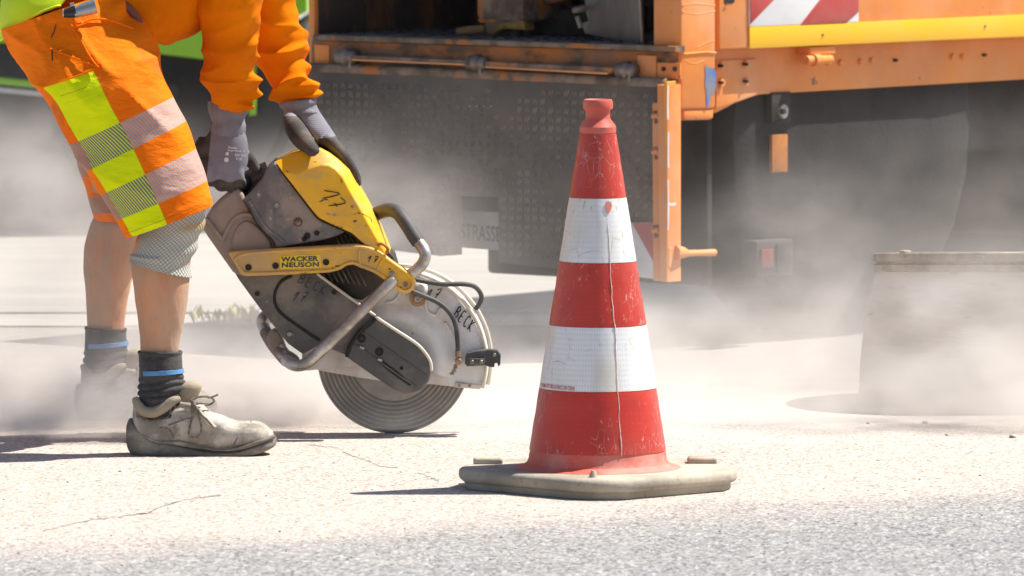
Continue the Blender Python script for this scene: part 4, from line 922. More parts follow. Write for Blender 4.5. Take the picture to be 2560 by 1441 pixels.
    for a, b in (((452, 1012), (520, 1010)), ((470, 1022), (528, 1030)), ((500, 1045), (545, 1045))):
        tb('lace_row', [a, ((a[0] + b[0]) / 2, min(a[1], b[1]) - 3), b], [.047, .03, -.005], .0022, L_, la)
    return s
shoe(315, 1136, YN, 1.0)['label'] = 'dusty grey work shoe with tied laces, toe clear of the dust'
shoe(186, 1046, YF, 15.55 / 16.38)['label'] = 'rear dusty work shoe half hidden in dust'
# gloves
def cloud_attr(v, fn): return {'coat': [fn(q) for q in v]}
def pix(q):
    d = q - CAMP; t = d.dot(FW); return 1280 + F * d.x / t, 720.5 - F * d.dot(UP) / t
def finger(pts, rs): return tube([P(x, y, Y) for x, y, Y in pts], rs, 14, sm=26)
YG = 15.93
hn = [((529, 296), (609, 300), YG, .033), ((524, 325), (611, 325), YG, .034), ((512, 350), (618, 350), YG, .036), ((504, 378), (621, 375), YG, .036), ((502, 405), (620, 402), YG, .034), ((508, 430), (613, 428), YG, .030), ((522, 446), (600, 442), YG, .020)]
gp_ = [loft(hn, 36, 40, lambda th, v, p: .0015 * noise.noise(p * 22))[:2]]
for i, (x, y) in enumerate([(518, 420), (545, 432), (571, 436), (597, 430)]):
    yy = YG - .020 + .004 * i
    gp_.append(finger([(x, y - 20, yy), (x - 2, y + 8, yy - .004), (x + 3, y + 30 - 3 * abs(i - 1.5), yy + .010), (x + 12, y + 34, yy + .036), (x + 22, y + 24, yy + .060), (x + 26, y + 8, yy + .070)], [.0125, .0135, .0128, .0118, .0108, .0085]))
gp_.append(finger([(600, 375, YG + .015), (622, 398, YG + .02), (634, 414, YG + .022), (650, 430, YG + .02)], [.016, .0135, .012, .0075]))   # thumb along the grip
gp_.append(finger([(512, 345, YG + .01), (500, 378, YG + .005), (502, 410, YG + .002)], [.012, .016, .012]))        # heel of the palm
v, f = fuse(gp_, .0034, 4)
def c1(q):
    x, y = pix(q); a = sm01(8, -8, x - (531 - .10 * (y - 300))) ; b = sm01(432, 472, y + 4 * math.sin(x / 8.5)) * .95; t = sm01(614, 626, x) * sm01(372, 390, y)
    return max(a, b, t, sm01(YG, YG + .02, q.y))
g1 = obj('glove', v, f, M['glove'], body, 180, attr=cloud_attr(v, c1)); g1['label'] = 'grey knit glove gripping the rear handle'
def cuff_d(th, v, p): return .0012 * math.sin(th * 40) * .4 + .0022 * math.sin(v * 9 + 2 * noise.noise(p * 12)) + .0012 * noise.noise(p * 30)
v, f, u = loft([((521, 254), (618, 268), YG, .046), ((523, 275), (617, 284), YG, .045), ((526, 298), (613, 300), YG, .043), ((528, 316), (611, 316), YG, .0385), ((528, 340), (611, 340), YG, .037)], 60, 40, cuff_d, cap=False)
o = obj('glove_cuff', v, f, M['glove_rib'], g1, 180); o.modifiers.new('thick', 'SOLIDIFY').thickness = .003
pr_ = MB()
for k, (s, x0, x1, yy) in enumerate([("Flexible", 571, 594, 372), ("Supreme 5", 569, 612, 380), ("EN 388", 588, 614, 391), ("CE", 590, 606, 400)]):
    tv, tf = text_geo(s, .03); pr_.add([P(x0 + x * (x1 - x0), yy - y * 6.5 + x * 2, YG - .0405) for x, y, z in tv], tf)
for (x, y, r) in ((568, 385, 4.5), (566, 400, 6)):
    pr_.add([P(x + r * math.cos(a * .5236), y + r * math.sin(a * .5236), YG - .0405) for a in range(12)], [tuple(range(12))])
pr_.build('glove_print', M['white_print'], g1)
YH = 16.04
hf = [((706, 268), (790, 258), YH, .036), ((712, 285), (796, 274), YH, .036), ((722, 308), (812, 298), YH, .038), ((740, 332), (828, 322), YH, .042), ((765, 352), (843, 345), YH + .005, .046), ((790, 362), (850, 366), YH + .008, .044), ((806, 362), (850, 378), YH + .01, .036)]
gp_ = [loft(hf, 36, 40, lambda th, v, p: .0015 * noise.noise(p * 22))[:2]]
for i in range(4):
    yy = 15.992 + .025 * i; sx = (0, 3, 1, -6)[i]; sy = (0, 8, 6, -4)[i]
    gp_.append(finger([(812, 345, yy + .008), (832 + sx * .5, 362, yy), (853 + sx, 384 + sy * .3, yy - .004), (872 + sx, 412 + sy * .6, yy - .002), (886 + sx, 436 + sy * .8, yy), (893 + sx, 458 + sy, yy)], [.0150, .0145, .0128, .0120, .0112, .0082]))
gp_.append(tube([P(777, 362, 15.893), P(790, 357, 15.9)], [.005, .004], 8)); gp_.append(tube([P(772, 352, 15.905), P(784, 345, 15.92)], [.005, .004], 8))
gp_.append(finger([(722, 292, 15.995), (735, 318, 15.97), (755, 348, 15.94), (772, 366, 15.905), (784, 380, 15.885), (788, 388, 15.882)], [.013, .021, .0215, .0165, .0142, .0095]))
v, f = fuse(gp_, .0034, 4)
def c2(q):
    x, y = pix(q)
    s = (x - 712) * .52 - (y - 285) * .62   # upper-right side stays knit
    a = sm01(6, -6, (x - 745) - (y - 285) * .72) * sm01(286, 296, y); b = sm01(14, 0, -( (y - 352) - (x - 812) * -.55 + 0) ) if x > 800 else 0
    return max(a, sm01(-8, 8, (y - 345) + (x - 812) * .15) if x > 797 else 0, a)
g2 = obj('glove', v, f, M['glove'], body, 180, attr=cloud_attr(v, c2)); g2['label'] = 'grey and black glove resting on the yellow hood'
v, f, u = loft([((699, 254), (788, 244), YH, .045), ((702, 268), (791, 258), YH, .045), ((708, 280), (792, 270), YH, .041), ((713, 290), (796, 281), YH, .039)], 60, 30, cuff_d, cap=False)
o = obj('glove_cuff', v, f, M['glove_rib'], g2, 180); o.modifiers.new('thick', 'SOLIDIFY').thickness = .003
# lighter torch tucked in the pocket
yl = surf(200, 40, cloud, .018)
lt = empty('torch_lighter', P(200, 30, yl), 'small metal torch lighter tucked into the waist pocket of the worker', 'lighter')
v, f = tube([P(186, 33, yl), P(212, 24, yl), P(240, 16, yl)], [.011, .014, .015], 14, sm=14); obj('lighter_body', v, f, M['torch'], lt, 60)
v, f = tube([P(158, 34, yl), P(170, 33, yl), P(190, 30, yl)], [.0085, .010, .012], 14); obj('nozzle', v, f, M['torch_b'], lt, 40)
v, f = tube([P(157, 34, yl), P(160, 34, yl)], [.0095, .0095], 14); obj('nozzle_ring', v, f, M['torch'], lt, 40)
v, f = tube([P(176, 14, yl), P(186, 12, yl)], .005, 10); obj('trigger', v, f, M['torch'], lt, 60)
#@@TRUCK
# ------------------------------------------------------------------ asphalt truck: local axes a (left along rear), s (forward), z
C0 = Vector((.40, 18.0, 0)); RA = Vector((-.788, .616, 0)); SD = Vector((.616, .788, 0)); ZZ = Vector((0, 0, 1))
def T3(a, s, z): return C0 + RA * a + SD * s + ZZ * z
def rear_pt(px, py, s=0.0): return hit(px, py, C0 + SD * s, SD)
def side_pt(px, py, a=0.0): return hit(px, py, C0 + RA * a, RA)
truck = empty('asphalt_truck', T3(.5, 1.5, 0), 'orange asphalt truck with open tar stained rear hopper and lowered chequer plate tailgate', 'truck')
def tbox(name, m, a0, a1, s0, s1, z0, z1, bev=.004, par=None):
    f = [T3(a0, s0, z0), T3(a1, s0, z0), T3(a1, s0, z1), T3(a0, s0, z1)]; d = SD * (s1 - s0)
    bm = bmesh.new(); A = [bm.verts.new(p) for p in f]; B = [bm.verts.new(p + d) for p in f]
    bm.faces.new(A); bm.faces.new(B[::-1])
    for i in range(4): bm.faces.new((A[i], B[i], B[(i + 1) % 4], A[(i + 1) % 4]))
    bmesh.ops.recalc_face_normals(bm, faces=bm.faces)
    if bev: bmesh.ops.bevel(bm, geom=list(bm.edges), offset=bev, segments=2, profile=.5, affect='EDGES', clamp_overlap=True)
    v, f = from_bm(bm); return obj(name, v, f, M[m], par or truck, 35)
def rslab(name, m, pts, s0, s1, bev=.003, par=None):
    a = [rear_pt(x, y, s0) for x, y in pts]; v, f = prism(a, [p + SD * (s1 - s0) for p in a], bev, 2); return obj(name, v, f, M[m], par or truck, 35)
def sslab(name, m, pts, a0, a1, bev=.003, par=None):
    a = [side_pt(x, y, a0) for x, y in pts]; v, f = prism(a, [p + RA * (a1 - a0) for p in a], bev, 2); return obj(name, v, f, M[m], par or truck, 35)
def rtube(name, m, pts, s, r, par=None, n=12, sm=None):
    v, f = tube([rear_pt(x, y, s) for x, y in pts], r, n, sm=sm or 0); return obj(name, v, f, M[m], par or truck, 180)
# corner post
zt = 1.22
post = sslab('corner_post', 'orange', [(1704, -400), (1790, -405), (1790, 268), (1784, 273), (1708, 275), (1704, 270)], 0.0, .085, .008)
sslab('post_foot', 'orange', [(1710, 274), (1785, 272), (1785, 295), (1778, 300), (1718, 302), (1711, 297)], .004, .075, .006, post)
pt = [side_pt(x, y, -.0015) for x, y in chaikin([(1762, 165), (1768, 162), (1772, 172), (1790, 170), (1790, 232), (1776, 240), (1772, 270), (1766, 268), (1766, 225), (1762, 215), (1764, 185)], 1)]
obj('bare_patch', pt, [tuple(range(len(pt)))], M['blue_chip'], post)
v, f = tube([side_pt(x, y, -.001) for x, y in [(1708, 136), (1740, 133), (1765, 131), (1789, 133)]], .0028, 7, sm=16); obj('weld_line', v, f, M['orange'], post, 180)
for pts in ([(1706, 30), (1740, 36), (1788, 28)], [(1706, 14), (1735, 10), (1788, 14)], [(1712, 152), (1735, 160), (1760, 150)], [(1740, 120), (1765, 108), (1786, 102)]):
    v, f = tube([side_pt(x, y, .0003) for x, y in pts], .0012, 6, sm=14); obj('paint_crease', v, f, M['orange'], post, 180)
# side panel and its stripe boards
side = sslab('side_panel', 'orange', [(1797, -400), (3400, -470), (3400, 60), (1874, 121), (1800, 124)], .012, .05, .004)
sslab('hole_slot', 'hole', [(1812, -12), (1834, -14), (1837, 4), (1832, 9), (1815, 10), (1811, 6)], .0105, .0125, 0, side)
board = sslab('warning_board', 'white_p', [(1875, -320), (2147, -332), (2147, 55), (1875, 67)], .006, .011, .001, side)
def chip(pts): sslab('red_stripe', 'red_p', pts, .0045, .0065, .0003, board)
chip([(1875, -25), (1940, -88), (1940, -7), (1877, 60)][:0] or [(1876, -60), (1989, -165), (1940, 0), (1877, 60)][:0] or [(1876, -55), (1938, -3), (1877, 60)])
chip([(2052, -2), (2147, -95), (2147, 30), (2118, 56), (2003, 61)])
sslab('yellow_stripe', 'yellow_strip', [(1875, 68), (3400, -2), (3400, 54), (1875, 122)], .006, .011, .001, side)
for x, y in ((2057, 88), (2463, 66)):
    p = side_pt(x, y, .005); v, f = lathe([(.0035, -.003), (.0033, .002), (.0002, .003)], p, 10, 'Y'); obj('rivet', v, f, M['bolt'], side, 60)
# longitudinal beam
beam = sslab('chassis_beam', 'orange', [(1785, 105), (3400, 25), (3400, 158), (2560, 199), (1900, 237), (1840, 258), (1792, 283), (1785, 283)], .055, .14, .004)
bp_ = sslab('mount_plate', 'orange', [(1791, 152), (1893, 148), (1893, 236), (1840, 256), (1791, 272)], .047, .056, .002, beam)
def sbolt(x, y, a, r, m, par, nm='bolt'):
    p = side_pt(x, y, a); bm = bmesh.new(); bmesh.ops.create_cone(bm, cap_ends=True, segments=12, radius1=r, radius2=r * .8, depth=.012)
    q = (-RA).to_track_quat('Z', 'Y'); bmesh.ops.transform(bm, matrix=Matrix.Translation(p) @ q.to_matrix().to_4x4(), verts=bm.verts); v, f = from_bm(bm); obj(nm, v, f, M[m], par, 40)
for x, y in ((1802, 165), (1864, 161), (1803, 207), (1865, 204)):
    sbolt(x, y, .0445, .011, 'orange', bp_); sbolt(x, y, .039, .0045, 'tar', bp_)
for x, y in ((2100, 158), (2150, 155), (2178, 153), (2380, 143), (2406, 143)): sbolt(x, y, .054, .009, 'orange', beam)
for x, y in ((2238, 151), (2461, 138)): sbolt(x, y, .051, .0045, 'tar', beam)
la = sslab('latch', 'orange', [(2026, 118), (2090, 115), (2090, 134), (2026, 137)], .012, .055, .003)
v, f = tube([side_pt(2014, 151, .012), side_pt(2076, 149, .012)], .011, 12); obj('latch_pin', v, f, M['orange'], la, 60)
v, f = tube([side_pt(2032, 151, .01), side_pt(2046, 150, .01)], .015, 12); obj('latch_pin', v, f, M['orange'], la, 60)
v, f = tube([side_pt(2064, 142, .01), side_pt(2072, 160, .01)], .007, 12); obj('latch_lever', v, f, M['orange'], la, 60)
# hopper box: floor, walls, roof (open to the rear)
aL = (rear_pt(776, 80) - C0).dot(RA); zf = rear_pt(1300, 100).z
tbox('hopper_floor', 'floor_tar', .15, aL, .01, .95, zf - .06, zf, .003)
tbox('hopper_wall', 'rust', aL - .02, aL, .01, 1.0, zf, zt, .003)
tbox('hopper_wall', 'tar', .085, .10, .05, 1.0, zf, zt, .003)
bw = tbox('hopper_back', 'rust', .1, aL - .02, .62, .66, zf, zt, .003)
for a in (.30, .50, .78, .93): tbox('wall_rib', 'rust', a, a + .035, .58, .62, zf, zt, .006, bw)
tbox('wall_gap', 'tar', .36, .46, .60, .62, zf, zt, .002, bw)
tbox('hopper_roof', 'rust', 0, aL, 0, 1.0, zt, zt + .04, .004)
tbox('tank_body', 'orange', .15, aL, 1.02, 4.2, .82, zt, .02)
lp = rslab('left_post', 'orange', [(767, -400), (784, -400), (786, 160), (772, 160)], -.004, .03, .003)
# rear sill with dirty orange frame
rslab('floor_edge', 'steel_bar', [(781, 87), (1100, 97), (1400, 107), (1688, 116), (1688, 131), (1400, 121), (1100, 111), (781, 101)], -.03, .01, .003)
rslab('rear_frame', 'orange_dirty', [(778, 101), (1690, 131), (1692, 205), (778, 170)], -.012, .03, .003)
rslab('frame_patch', 'orange', [(785, 112), (822, 113), (822, 160), (787, 159)], -.016, -.011, .001)
rslab('frame_patch', 'orange', [(1593, 138), (1640, 140), (1641, 196), (1594, 194)], -.016, -.011, .001)
bl_ = rslab('frame_patch', 'orange', [(1642, 157), (1700, 158), (1700, 198), (1643, 196)], -.018, -.012, .001)
for x in (1659, 1687):
    p = rear_pt(x, 173, -.02); v, f = lathe([(.006, -.003), (.0055, .002), (.0002, .003)], p, 10, 'Y'); obj('bolt', v, f, M['tar'], bl_, 60)
# crumbs of tar lying on the floor edge
mb = MB()
for i in range(260):
    px = random.uniform(790, 1690); px = px if random.random() < .5 else random.gauss(1480, 110)
    if not 785 < px < 1688: continue
    q = rear_pt(px, 88 + (px - 781) * .0325, random.uniform(-.025, .35)); q.z = zf + .001 if q.dot(SD) > C0.dot(SD) + .012 else zf + .004
    mb.add(*stone(q, random.uniform(.002, .0065)))
tag(mb.build('tar_crumbs', M['tar'], truck, 180), kind='stuff')
# step bars with hinge knuckles
for pts, e in (([(880, 139), (1172, 151), (1172, 163), (880, 150)], 0), ([(1212, 154), (1535, 169), (1520, 186), (1212, 168)], 1)):
    st_ = rslab('step_bar', 'steel_bar', pts, -.055, -.012, .004)
rslab('step_edge', 'orange', [(880, 148), (1160, 160), (1160, 164), (880, 152)], -.058, -.052, .001); rslab('step_edge', 'orange', [(1212, 166), (1518, 182), (1518, 187), (1212, 170)], -.058, -.052, .001)
for x, y in ((868, 143), (1193, 158), (1567, 176)):
    hg = rtube('hinge', 'steel', [(x - 22, y - 1), (x + 22, y + 1)], -.035, .017)
    rtube('hinge_collar', 'steel', [(x - 6, y), (x + 6, y)], -.036, .0215, hg)
    rslab('hinge_lug', 'orange_dirty', [(x - 20, y - 18), (x + 22, y - 16), (x + 22, y + 20), (x - 18, y + 24)], -.02, -.008, .003, hg)
    rslab('hinge_pin', 'steel', [(x + 2, y + 4), (x + 9, y + 4), (x + 9, y + 30), (x + 2, y + 30)], -.048, -.036, .002, hg)
# tailgate
gpts = [(768, 178), (1648, 218), (1644, 702), (1245, 657), (1245, 494), (1140, 490), (1140, 638), (1100, 641), (768, 602)]
gate = rslab('tailgate', 'gate', gpts, -.045, -.02, .003)
rtube('top_pipe', 'steel_bar', [(762, 170), (1200, 188), (1668, 210)], -.035, .013, gate, sm=20)
mb = MB(); g0 = rear_pt(776, 190, -.045)
def inside(p, poly):
    c = False; n = len(poly)
    for i in range(n):
        (x1, y1), (x2, y2) = poly[i], poly[i - 1]
        if (y1 > p[1]) != (y2 > p[1]) and p[0] < (x2 - x1) * (p[1] - y1) / (y2 - y1) + x1: c = not c
    return c
poly = [((q - C0).dot(RA), q.z) for q in [rear_pt(x, y, -.045) for x, y in gpts]]
na = int(1.2 / .0235); nzz = int(.62 / .0215)
for i in range(na):
    for j in range(nzz):
        a = .05 + i * .0235; z = .10 + j * .0215
        if not all(inside((a + e, z + g), poly) for e, g in ((.01, 0), (-.01, 0), (0, .012), (0, -.012))): continue
        if noise.noise(Vector((a * 4, z * 4, 2.0))) + .35 * noise.noise(Vector((a * 17, z * 17, 5.0))) < -.22: continue
        dg = 1 if (i + j) % 2 else -1; a += random.uniform(-.0006, .0006); tw = random.uniform(.75, 1.1)
        for k in (-1, 1):
            cA = a + k * .0036; t = Vector((-dg * .0050, .0105)) * tw; nn = Vector((.0014, .0007 * dg))
            P4 = [(cA - t.x, z - t.y), (cA + nn.x, z + nn.y), (cA + t.x, z + t.y), (cA - nn.x, z - nn.y)]
            b = [T3(x, -.0452, y) for x, y in P4]; top = [T3(cA - t.x * .5, -.0482, z - t.y * .5), T3(cA + t.x * .5, -.0482, z + t.y * .5)]
            mb.add(b + top, [(0, 1, 4), (1, 2, 5), (1, 5, 4), (2, 3, 5), (3, 0, 4), (3, 4, 5)])
mb.build('tread_pattern', M['tread'], gate, None)
wb = rslab('reflective_board', 'white_p', [(1560, 556), (1640, 556), (1640, 698), (1560, 690)], -.053, -.0485, .001, gate)
ch = [rear_pt(x, y, -.0545) for x, y in [(1560, 556), (1640, 556), (1640, 668), (1572, 556)]]; v, f = prism([rear_pt(x, y, -.0545) for x, y in [(1579, 557), (1639, 557), (1639, 665)]], [rear_pt(x, y, -.0525) for x, y in [(1579, 557), (1639, 557), (1639, 665)]]); obj('red_stripe', v, f, M['red_p'], wb, 35)
rslab('gate_stile', 'orange', [(1630, 258), (1646, 256), (1648, 703), (1632, 702)], -.058, -.044, .003, gate)
ge = sslab('gate_edge', 'orange_bright', [(1662, 207), (1690, 204), (1690, 600), (1662, 603)], -.0, .012, .002, gate) if False else None
# right frame of the gate: rear facing orange channel and the lit side flange
ef = rslab('gate_frame', 'orange', [(1642, 212), (1668, 213), (1668, 706), (1648, 704)], -.075, -.02, .003, gate)
aa = -.0 
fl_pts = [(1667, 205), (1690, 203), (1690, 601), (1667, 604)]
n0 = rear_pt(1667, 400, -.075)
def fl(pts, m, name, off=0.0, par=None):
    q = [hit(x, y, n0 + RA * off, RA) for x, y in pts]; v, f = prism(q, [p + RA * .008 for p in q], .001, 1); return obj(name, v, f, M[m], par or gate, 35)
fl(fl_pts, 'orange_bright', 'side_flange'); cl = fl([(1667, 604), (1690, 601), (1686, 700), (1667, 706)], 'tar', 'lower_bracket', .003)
fl([(1672, 620), (1681, 619), (1681, 668), (1672, 670)], 'orange', 'bracket_plate', -.003, cl)
for pts in ([(1670, 215), (1669, 260), (1670, 300)], [(1671, 330), (1670, 380), (1671, 420)], [(1670, 450), (1671, 520), (1670, 575)]):
    q = [hit(x, y, n0 - RA * .0012, RA) for x, y in pts]; v, f = ribbon(chaikin([tuple(p) for p in q], 1, False), .005, -RA, .0004); obj('worn_edge', v, f, M['white_p'], gate)
q = [hit(x, y, n0 - RA * .0012, RA) for x, y in [(1671, 510), (1680, 512), (1689, 510)]]; v, f = ribbon(q, .006, -RA, .0004); obj('worn_edge', v, f, M['white_p'], gate)
for y in (292, 382, 578):
    p = rear_pt(1634, y, -.062); hk = obj('gate_hook', *tube([p, rear_pt(1642, y - 3, -.07), rear_pt(1648, y + 6, -.065)], [.007, .006, .004], 8), M['orange'], gate, 60)
    rslab('hook_plate', 'orange_dirty', [(1632, y - 14), (1646, y - 16), (1644, y + 16), (1636, y + 18)], -.0605, -.058, .001, hk)
for i in range(4):
    v, f = tube([rear_pt(1172 + i * 18, 265, -.046), rear_pt(1178 + i * 18, 266, -.046)], .0025, 6); obj('gate_rivet', v, f, M['bolt'], gate, 60)
lv = MB(); lv.add(*tube([hit(x, y, n0 + SD * .05, RA) for x, y in [(1686, 632), (1706, 632), (1720, 634), (1750, 633), (1786, 632)]], [.018, .014, .008, .0075, .0085], 12)); lv.build('gate_lever', M['orange'], gate, 60)
# number plate in the notch
rslab('rear_crossbar', 'under', [(1120, 470), (1270, 474), (1270, 532), (1120, 526)], .04, .07, .003)
npl = rslab('sign_plate', 'strip_w', [(1136, 526), (1262, 531), (1262, 628), (1136, 618)], .05, .055, .001)
tv, tf = text_geo("STRASSE", .01); obj('plate_text', [rear_pt(1152 + x * 100, 598 + x * 9 - y * 40, .0485) for x, y, z in tv], tf, M['ink'], npl)
rslab('plate_dot', 'ink_faded', [(1143, 572), (1148, 572), (1148, 579), (1143, 579)], .048, .0495, 0, npl)
# hopper machinery
mc = rslab('burner_box', 'steel_bar', [(1190, -250), (1305, -245), (1308, 50), (1296, 57), (1200, 55), (1190, 40)], .12, .32, .01)
rslab('box_rim', 'orange_dirty', [(1192, 48), (1308, 52), (1308, 60), (1200, 58)], .115, .13, .002, mc)
rslab('yellow_bracket', 'yellow_old', [(1212, 56), (1312, 58), (1312, 76), (1280, 74), (1256, 72), (1240, 80), (1232, 88), (1214, 86)], .11, .15, .004, mc)
rtube('wood_handle', 'wood', [(1146, 80), (1165, 77), (1216, 72)], .13, .0105, mc, sm=10)
rtube('motor', 'tar', [(1248, 84), (1300, 84)], .15, .016, mc)
rslab('chute_rim', 'orange_dirty', [(1305, -80), (1410, -80), (1408, 2), (1370, 12), (1330, 16), (1305, 16)], .2, .24, .006)
for x in (1335, 1343): rtube('pipe', 'steel', [(x, 10), (x + 1, 52)], .22, .004)
hp = rslab('flap_plate', 'plate_grey', [(1440, -300), (1590, -300), (1604, 40), (1606, 112), (1560, 106), (1462, 84), (1452, 60), (1470, 52), (1464, 30)], .03, .042, .002)
rtube('flap_edge', 'steel', [(1594, -200), (1601, 20), (1604, 70), (1606, 110)], .028, .004, hp, sm=12)
v, f = tube([rear_pt(1462, 20, .02), rear_pt(1445, 24, -.005), rear_pt(1432, 27, -.01)], [.009, .0085, .008], 10); obj('flap_lever', v, f, M['steel'], hp, 60)
v, f = tube([rear_pt(1443, 42, .0), rear_pt(1452, 70, .0)], .006, 8); obj('flap_lever', v, f, M['steel'], hp, 60)
rslab('dark_drum', 'tar', [(1310, 20), (1470, 20), (1470, 92), (1310, 96)], .25, .5, .02)
# underbody and wheels
tbox('underbody', 'under', .16, .9, .95, 4.2, .42, .80, .02)
tbox('cross_member', 'under', .10, .9, .40, .5, .14, .70, .01)
tbox('mud_flap', 'under', .12, .36, .26, .28, .15, .62, .004)
sslab('dark_fill', 'under', [(1720, 260), (2010, 240), (2010, 600), (1720, 640)], .20, .35, .01)  # near-black slabs added to keep the shaded underside dark
sslab('dark_fill', 'under', [(2010, 230), (3000, 190), (3000, 620), (2010, 560)], .30, .4, .01)
sslab('dark_backing', 'under', [(2080, 225), (3400, 150), (3400, 735), (2150, 735), (2080, 640)], .345, .36, .004)  # black sheet added behind the wheel, standing in for underbody shade
lb = sslab('tail_lamp', 'dull_black', [(1892, 604), (1984, 598), (1984, 688), (1892, 692)], .02, .07, .006)
sslab('red_lens', 'lens', [(1906, 624), (1936, 622), (1936, 668), (1906, 672)], .012, .02, .004, lb)
sslab('lamp_frame', 'under', [(1944, 610), (1980, 606), (1980, 680), (1944, 684)], .014, .02, .002, lb)
rf = sslab('bracket', 'under', [(1930, 232), (1978, 230), (1978, 304), (1930, 307)], .05, .068, .003)
p = side_pt(1956, 279, .048); bm = bmesh.new(); bmesh.ops.create_cone(bm, cap_ends=True, segments=24, radius1=.019, radius2=.017, depth=.012); bmesh.ops.transform(bm, matrix=Matrix.Translation(p) @ (-RA).to_track_quat('Z', 'Y').to_matrix().to_4x4(), verts=bm.verts); v, f = from_bm(bm); obj('bracket_ring', v, f, M['bolt'], rf, 40)
sbolt(1957, 279, .040, .008, 'tar', rf, 'ring_bolt')
sslab('side_reflector', 'amber', [(1931, 338), (1970, 336), (1970, 430), (1931, 432)], .05, .06, .002)
def wheel(a, s, Rw, wd):
    c = T3(a, s, Rw); prof = [(.001, .004), (Rw * .5, .004), (Rw * .6, .006), (Rw * .9, 0), (Rw * .985, .02), (Rw, .05), (Rw, wd - .05), (Rw * .985, wd - .02), (Rw * .9, wd), (Rw * .55, wd)]
    vs = []; fs = []; n = 72
    for r, h in prof:
        for k in range(n):
            t = 2 * math.pi * k / n; rr = r * (1 + (.012 if r > Rw * .97 and k % 3 == 0 else 0)); vs.append(c + RA * h + SD * (rr * math.cos(t)) + ZZ * (rr * math.sin(t)))
    for i in range(len(prof) - 1):
        for k in range(n): fs.append((i * n + k, i * n + (k + 1) % n, (i + 1) * n + (k + 1) % n, (i + 1) * n + k))
    w_ = obj('wheel', vs, fs, M['tyre'], truck, 40)
wheel(.075, .825, .5, .24)

# ------------------------------------------------------------------ lime vehicle behind
YV = 22.6
van = empty('lime_truck', (-1.6, YV + .9, 0), 'lime green vehicle with dark lower part parked behind the worker', 'vehicle')
def vslab(name, m, pts, y0, y1, bev=.01, par=None): 
    v, f = slab(pts, y0, y1, bev, 3); return obj(name, v, f, M[m], par or van, 40)
vslab('body', 'lime', [(-1500, -1500), (768, -1500), (768, 30), (700, 62), (640, 150), (500, 148), (380, 134), (100, 112), (-1500, 70)], YV, YV + 1.8, .008)
vslab('dark_lower_slab', 'dull_black', [(-1500, 66), (100, 110), (380, 132), (500, 147), (640, 149), (765, 60), (765, 560), (640, 575), (-100, 575), (-1500, 575)], YV + .03, YV + 1.7, .008)  # one dark slab from the body edge down to the ground
vslab('green_sill', 'lime', [(-1500, 150), (0, 194), (110, 206), (240, 222), (240, 229), (100, 222), (0, 212), (-1500, 170)], YV - .01, YV + .03, .004)
vslab('pale_line', 'strip_w', [(-1500, 172), (0, 219), (130, 232), (235, 240), (235, 247), (110, 242), (0, 232), (-1500, 190)], YV - .012, YV + .03, .003)  # thin pale strip below the green sill
vslab('corner_upright', 'lime', [(618, 140), (640, 150), (640, 288), (622, 290)], YV - .01, YV + .06, .006)
vslab('window', 'glass', [(-300, -900), (600, -900), (600, -400), (-300, -400)], YV - .01, YV + .02, .004)
for x in (-500, 430):
    wv = P(x, 330, YV); wv.z = .42; v, f = lathe([(.02, .03), (.22, .03), (.25, .0), (.36, .02), (.42, .0), (.42, -.22), (.2, -.22)], Vector((wv.x, YV + .046, .42)), 48, 'Y'); obj('wheel', v, f, M['tyre'], van, 40)

# ------------------------------------------------------------------ dusty drum at the right
bc0 = G(2565, 1040); bc0 = Vector((bc0.x, bc0.y + .36, 0)); kb_ = F / (bc0.y - .05)
drum = empty('steel_drum', bc0, 'dust covered steel drum with a rusty banded rim at the right edge', 'drum')
zb = lambda y: P(2565, y, bc0.y - .1).z
rB = .345; rT = .303; hT = zb(612)
pr = [(rB, 0.0), (rB - .001, .02), (rB - .006, .10), (rB - .016, .2), (rT + .006, zb(680)), (rT, zb(655))]
v, f = lathe(pr, bc0, 96); slant = lambda q: q - Vector((0, 0, 0.074 * (q.y - bc0.y + .33) * q.z / hT))
v = [slant(q + Vector((.003 * noise.noise(q * 6), .003 * noise.noise(q * 7), 0))) for q in v]; obj('drum_shell', v, f, M['barrel'], drum, 60)
pr = [(rT, zb(664)), (rT + .007, zb(661)), (rT + .008, zb(645)), (rT + .002, zb(641)), (rT + .002, zb(638)), (rT + .009, zb(635)), (rT + .009, zb(616)), (rT + .005, hT), (rT - .012, hT), (rT - .014, hT - .05), (.001, hT - .05)]
v, f = lathe(pr, bc0, 96); rim = obj('drum_rim', [slant(q) for q in v], f, M['barrel_rim'], drum, 30)
for a, dz in ((215, 0), (252, -.012)):
    c = bc0 + Vector(((rT + .004) * math.cos(R(a)), (rT + .004) * math.sin(R(a)), hT + dz - .074 * ((rT + .004) * math.sin(R(a)) + .33))); mb = MB(); mb.add(*box(-.010, .010, -.01, .01, -.012, .004, .003, Matrix.Translation(c) @ Matrix.Rotation(R(a + 90), 4, 'Z'))); mb.build('rim_clip', M['barrel_rim'], rim, 40)

#@@DUST

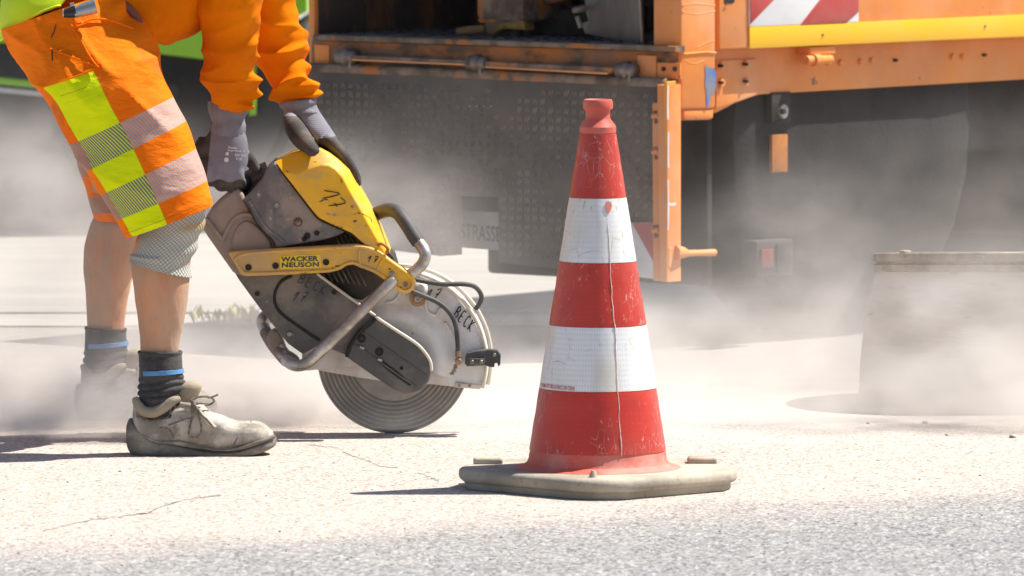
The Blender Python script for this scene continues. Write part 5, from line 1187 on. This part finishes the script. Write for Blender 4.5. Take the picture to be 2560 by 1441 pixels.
# ------------------------------------------------------------------ dust raised by the saw
def dust_mat():
    m = bpy.data.materials.new('dust_volume'); m.use_nodes = True; m.node_tree.nodes.clear(); n = NT(m)
    o = n.N.new('ShaderNodeOutputMaterial'); pv = n.N.new('ShaderNodeVolumePrincipled'); n.L.new(pv.outputs[0], o.inputs['Volume'])
    pv.inputs['Color'].default_value = (.98, .925, .875, 1); pv.inputs['Anisotropy'].default_value = .15
    g = n.coord('Object'); x = n.xyz(g)
    n1 = n.noise(n.map(g, (1, .8, 1.15), rot=(0, .5, 0)), 2.3, 5, .6); n2 = n.noise(n.map(g, (.85, .9, 1.15), rot=(0, .35, 0)), 6.0, 5, .58)
    w1 = n.step(n1, .33, .68); w2 = n.step(n2, .36, .66)
    wisp = n.m('MULTIPLY', n.m('ADD', .10, n.m('MULTIPLY', w1, .90)), n.m('ADD', .35, n.m('MULTIPLY', w2, .65)))
    hz = n.m('ADD', .02, n.m('SUBTRACT', 1.0, n.step(x[2], .12, .80)))
    side = n.m('MULTIPLY', n.step(x[1], 16.25, 16.45), 1.0)
    d = n.m('MULTIPLY', n.m('MULTIPLY', n.m('MULTIPLY', hz, wisp), side), VEIL)
    def blob(c, r, k, nz_=True):
        q = n.map(g, tuple(1 / a for a in r), tuple(-b / a for a, b in zip(r, c)))
        l = n.N.new('ShaderNodeVectorMath'); l.operation = 'LENGTH'; n.L.new(q, l.inputs[0])
        f = n.m('SUBTRACT', 1.0, n.step(l.outputs['Value'], .0, 1.0))
        return n.m('MULTIPLY', n.m('MULTIPLY', f, n.m('ADD', .16, n.m('MULTIPLY', n.m('MULTIPLY', w2, n.m('ADD', .40, w1)), 1.15))), k)
    for b in BLOBS: d = n.m('ADD', d, blob(*b))
    n.set(pv.inputs['Density'], d)
    return m
VEIL = 0.28
BLOBS = [((-.95, 15.98, -.03), (.56, .32, .19), 30.0), ((-.60, 16.05, -.02), (.40, .22, .13), 16.0), ((-.80, 15.9, .1), (.40, .2, .22), 2.5), ((-1.0, 16.6, .36), (.75, .55, .42), 2.2),
         ((-.38, 16.35, .02), (.6, .4, .15), 8.0), ((.10, 16.45, .03), (.6, .45, .14), 5.5), ((-.20, 16.12, .0), (.28, .22, .12), 7.0), ((.55, 17.15, .06), (.75, .32, .22), 5.0), ((-.75, 17.1, .05), (.9, .35, .16), 5.0), ((1.0, 16.2, .02), (.95, .36, .24), 6.0), ((1.05, 16.25, .16), (.62, .36, .34), 2.6),
         ((-.40, 16.9, .34), (.46, .5, .30), 1.8), ((-.36, 16.04, .0), (.34, .13, .07), 14.0), ((.62, 16.9, .28), (.42, .5, .32), 1.2), ((1.2, 17.0, .45), (.5, .4, .3), .4), ((.45, 16.9, .10), (.9, .5, .2), 2.0)]
bx = box(-2.4, 2.9, 15.70, 17.45, .012, 1.25)
me = bpy.data.meshes.new('dust'); me.from_pydata(bx[0], [], bx[1]); me.materials.append(dust_mat())
du = bpy.data.objects.new('dust', me); COL.objects.link(du); tag(du, kind='stuff')
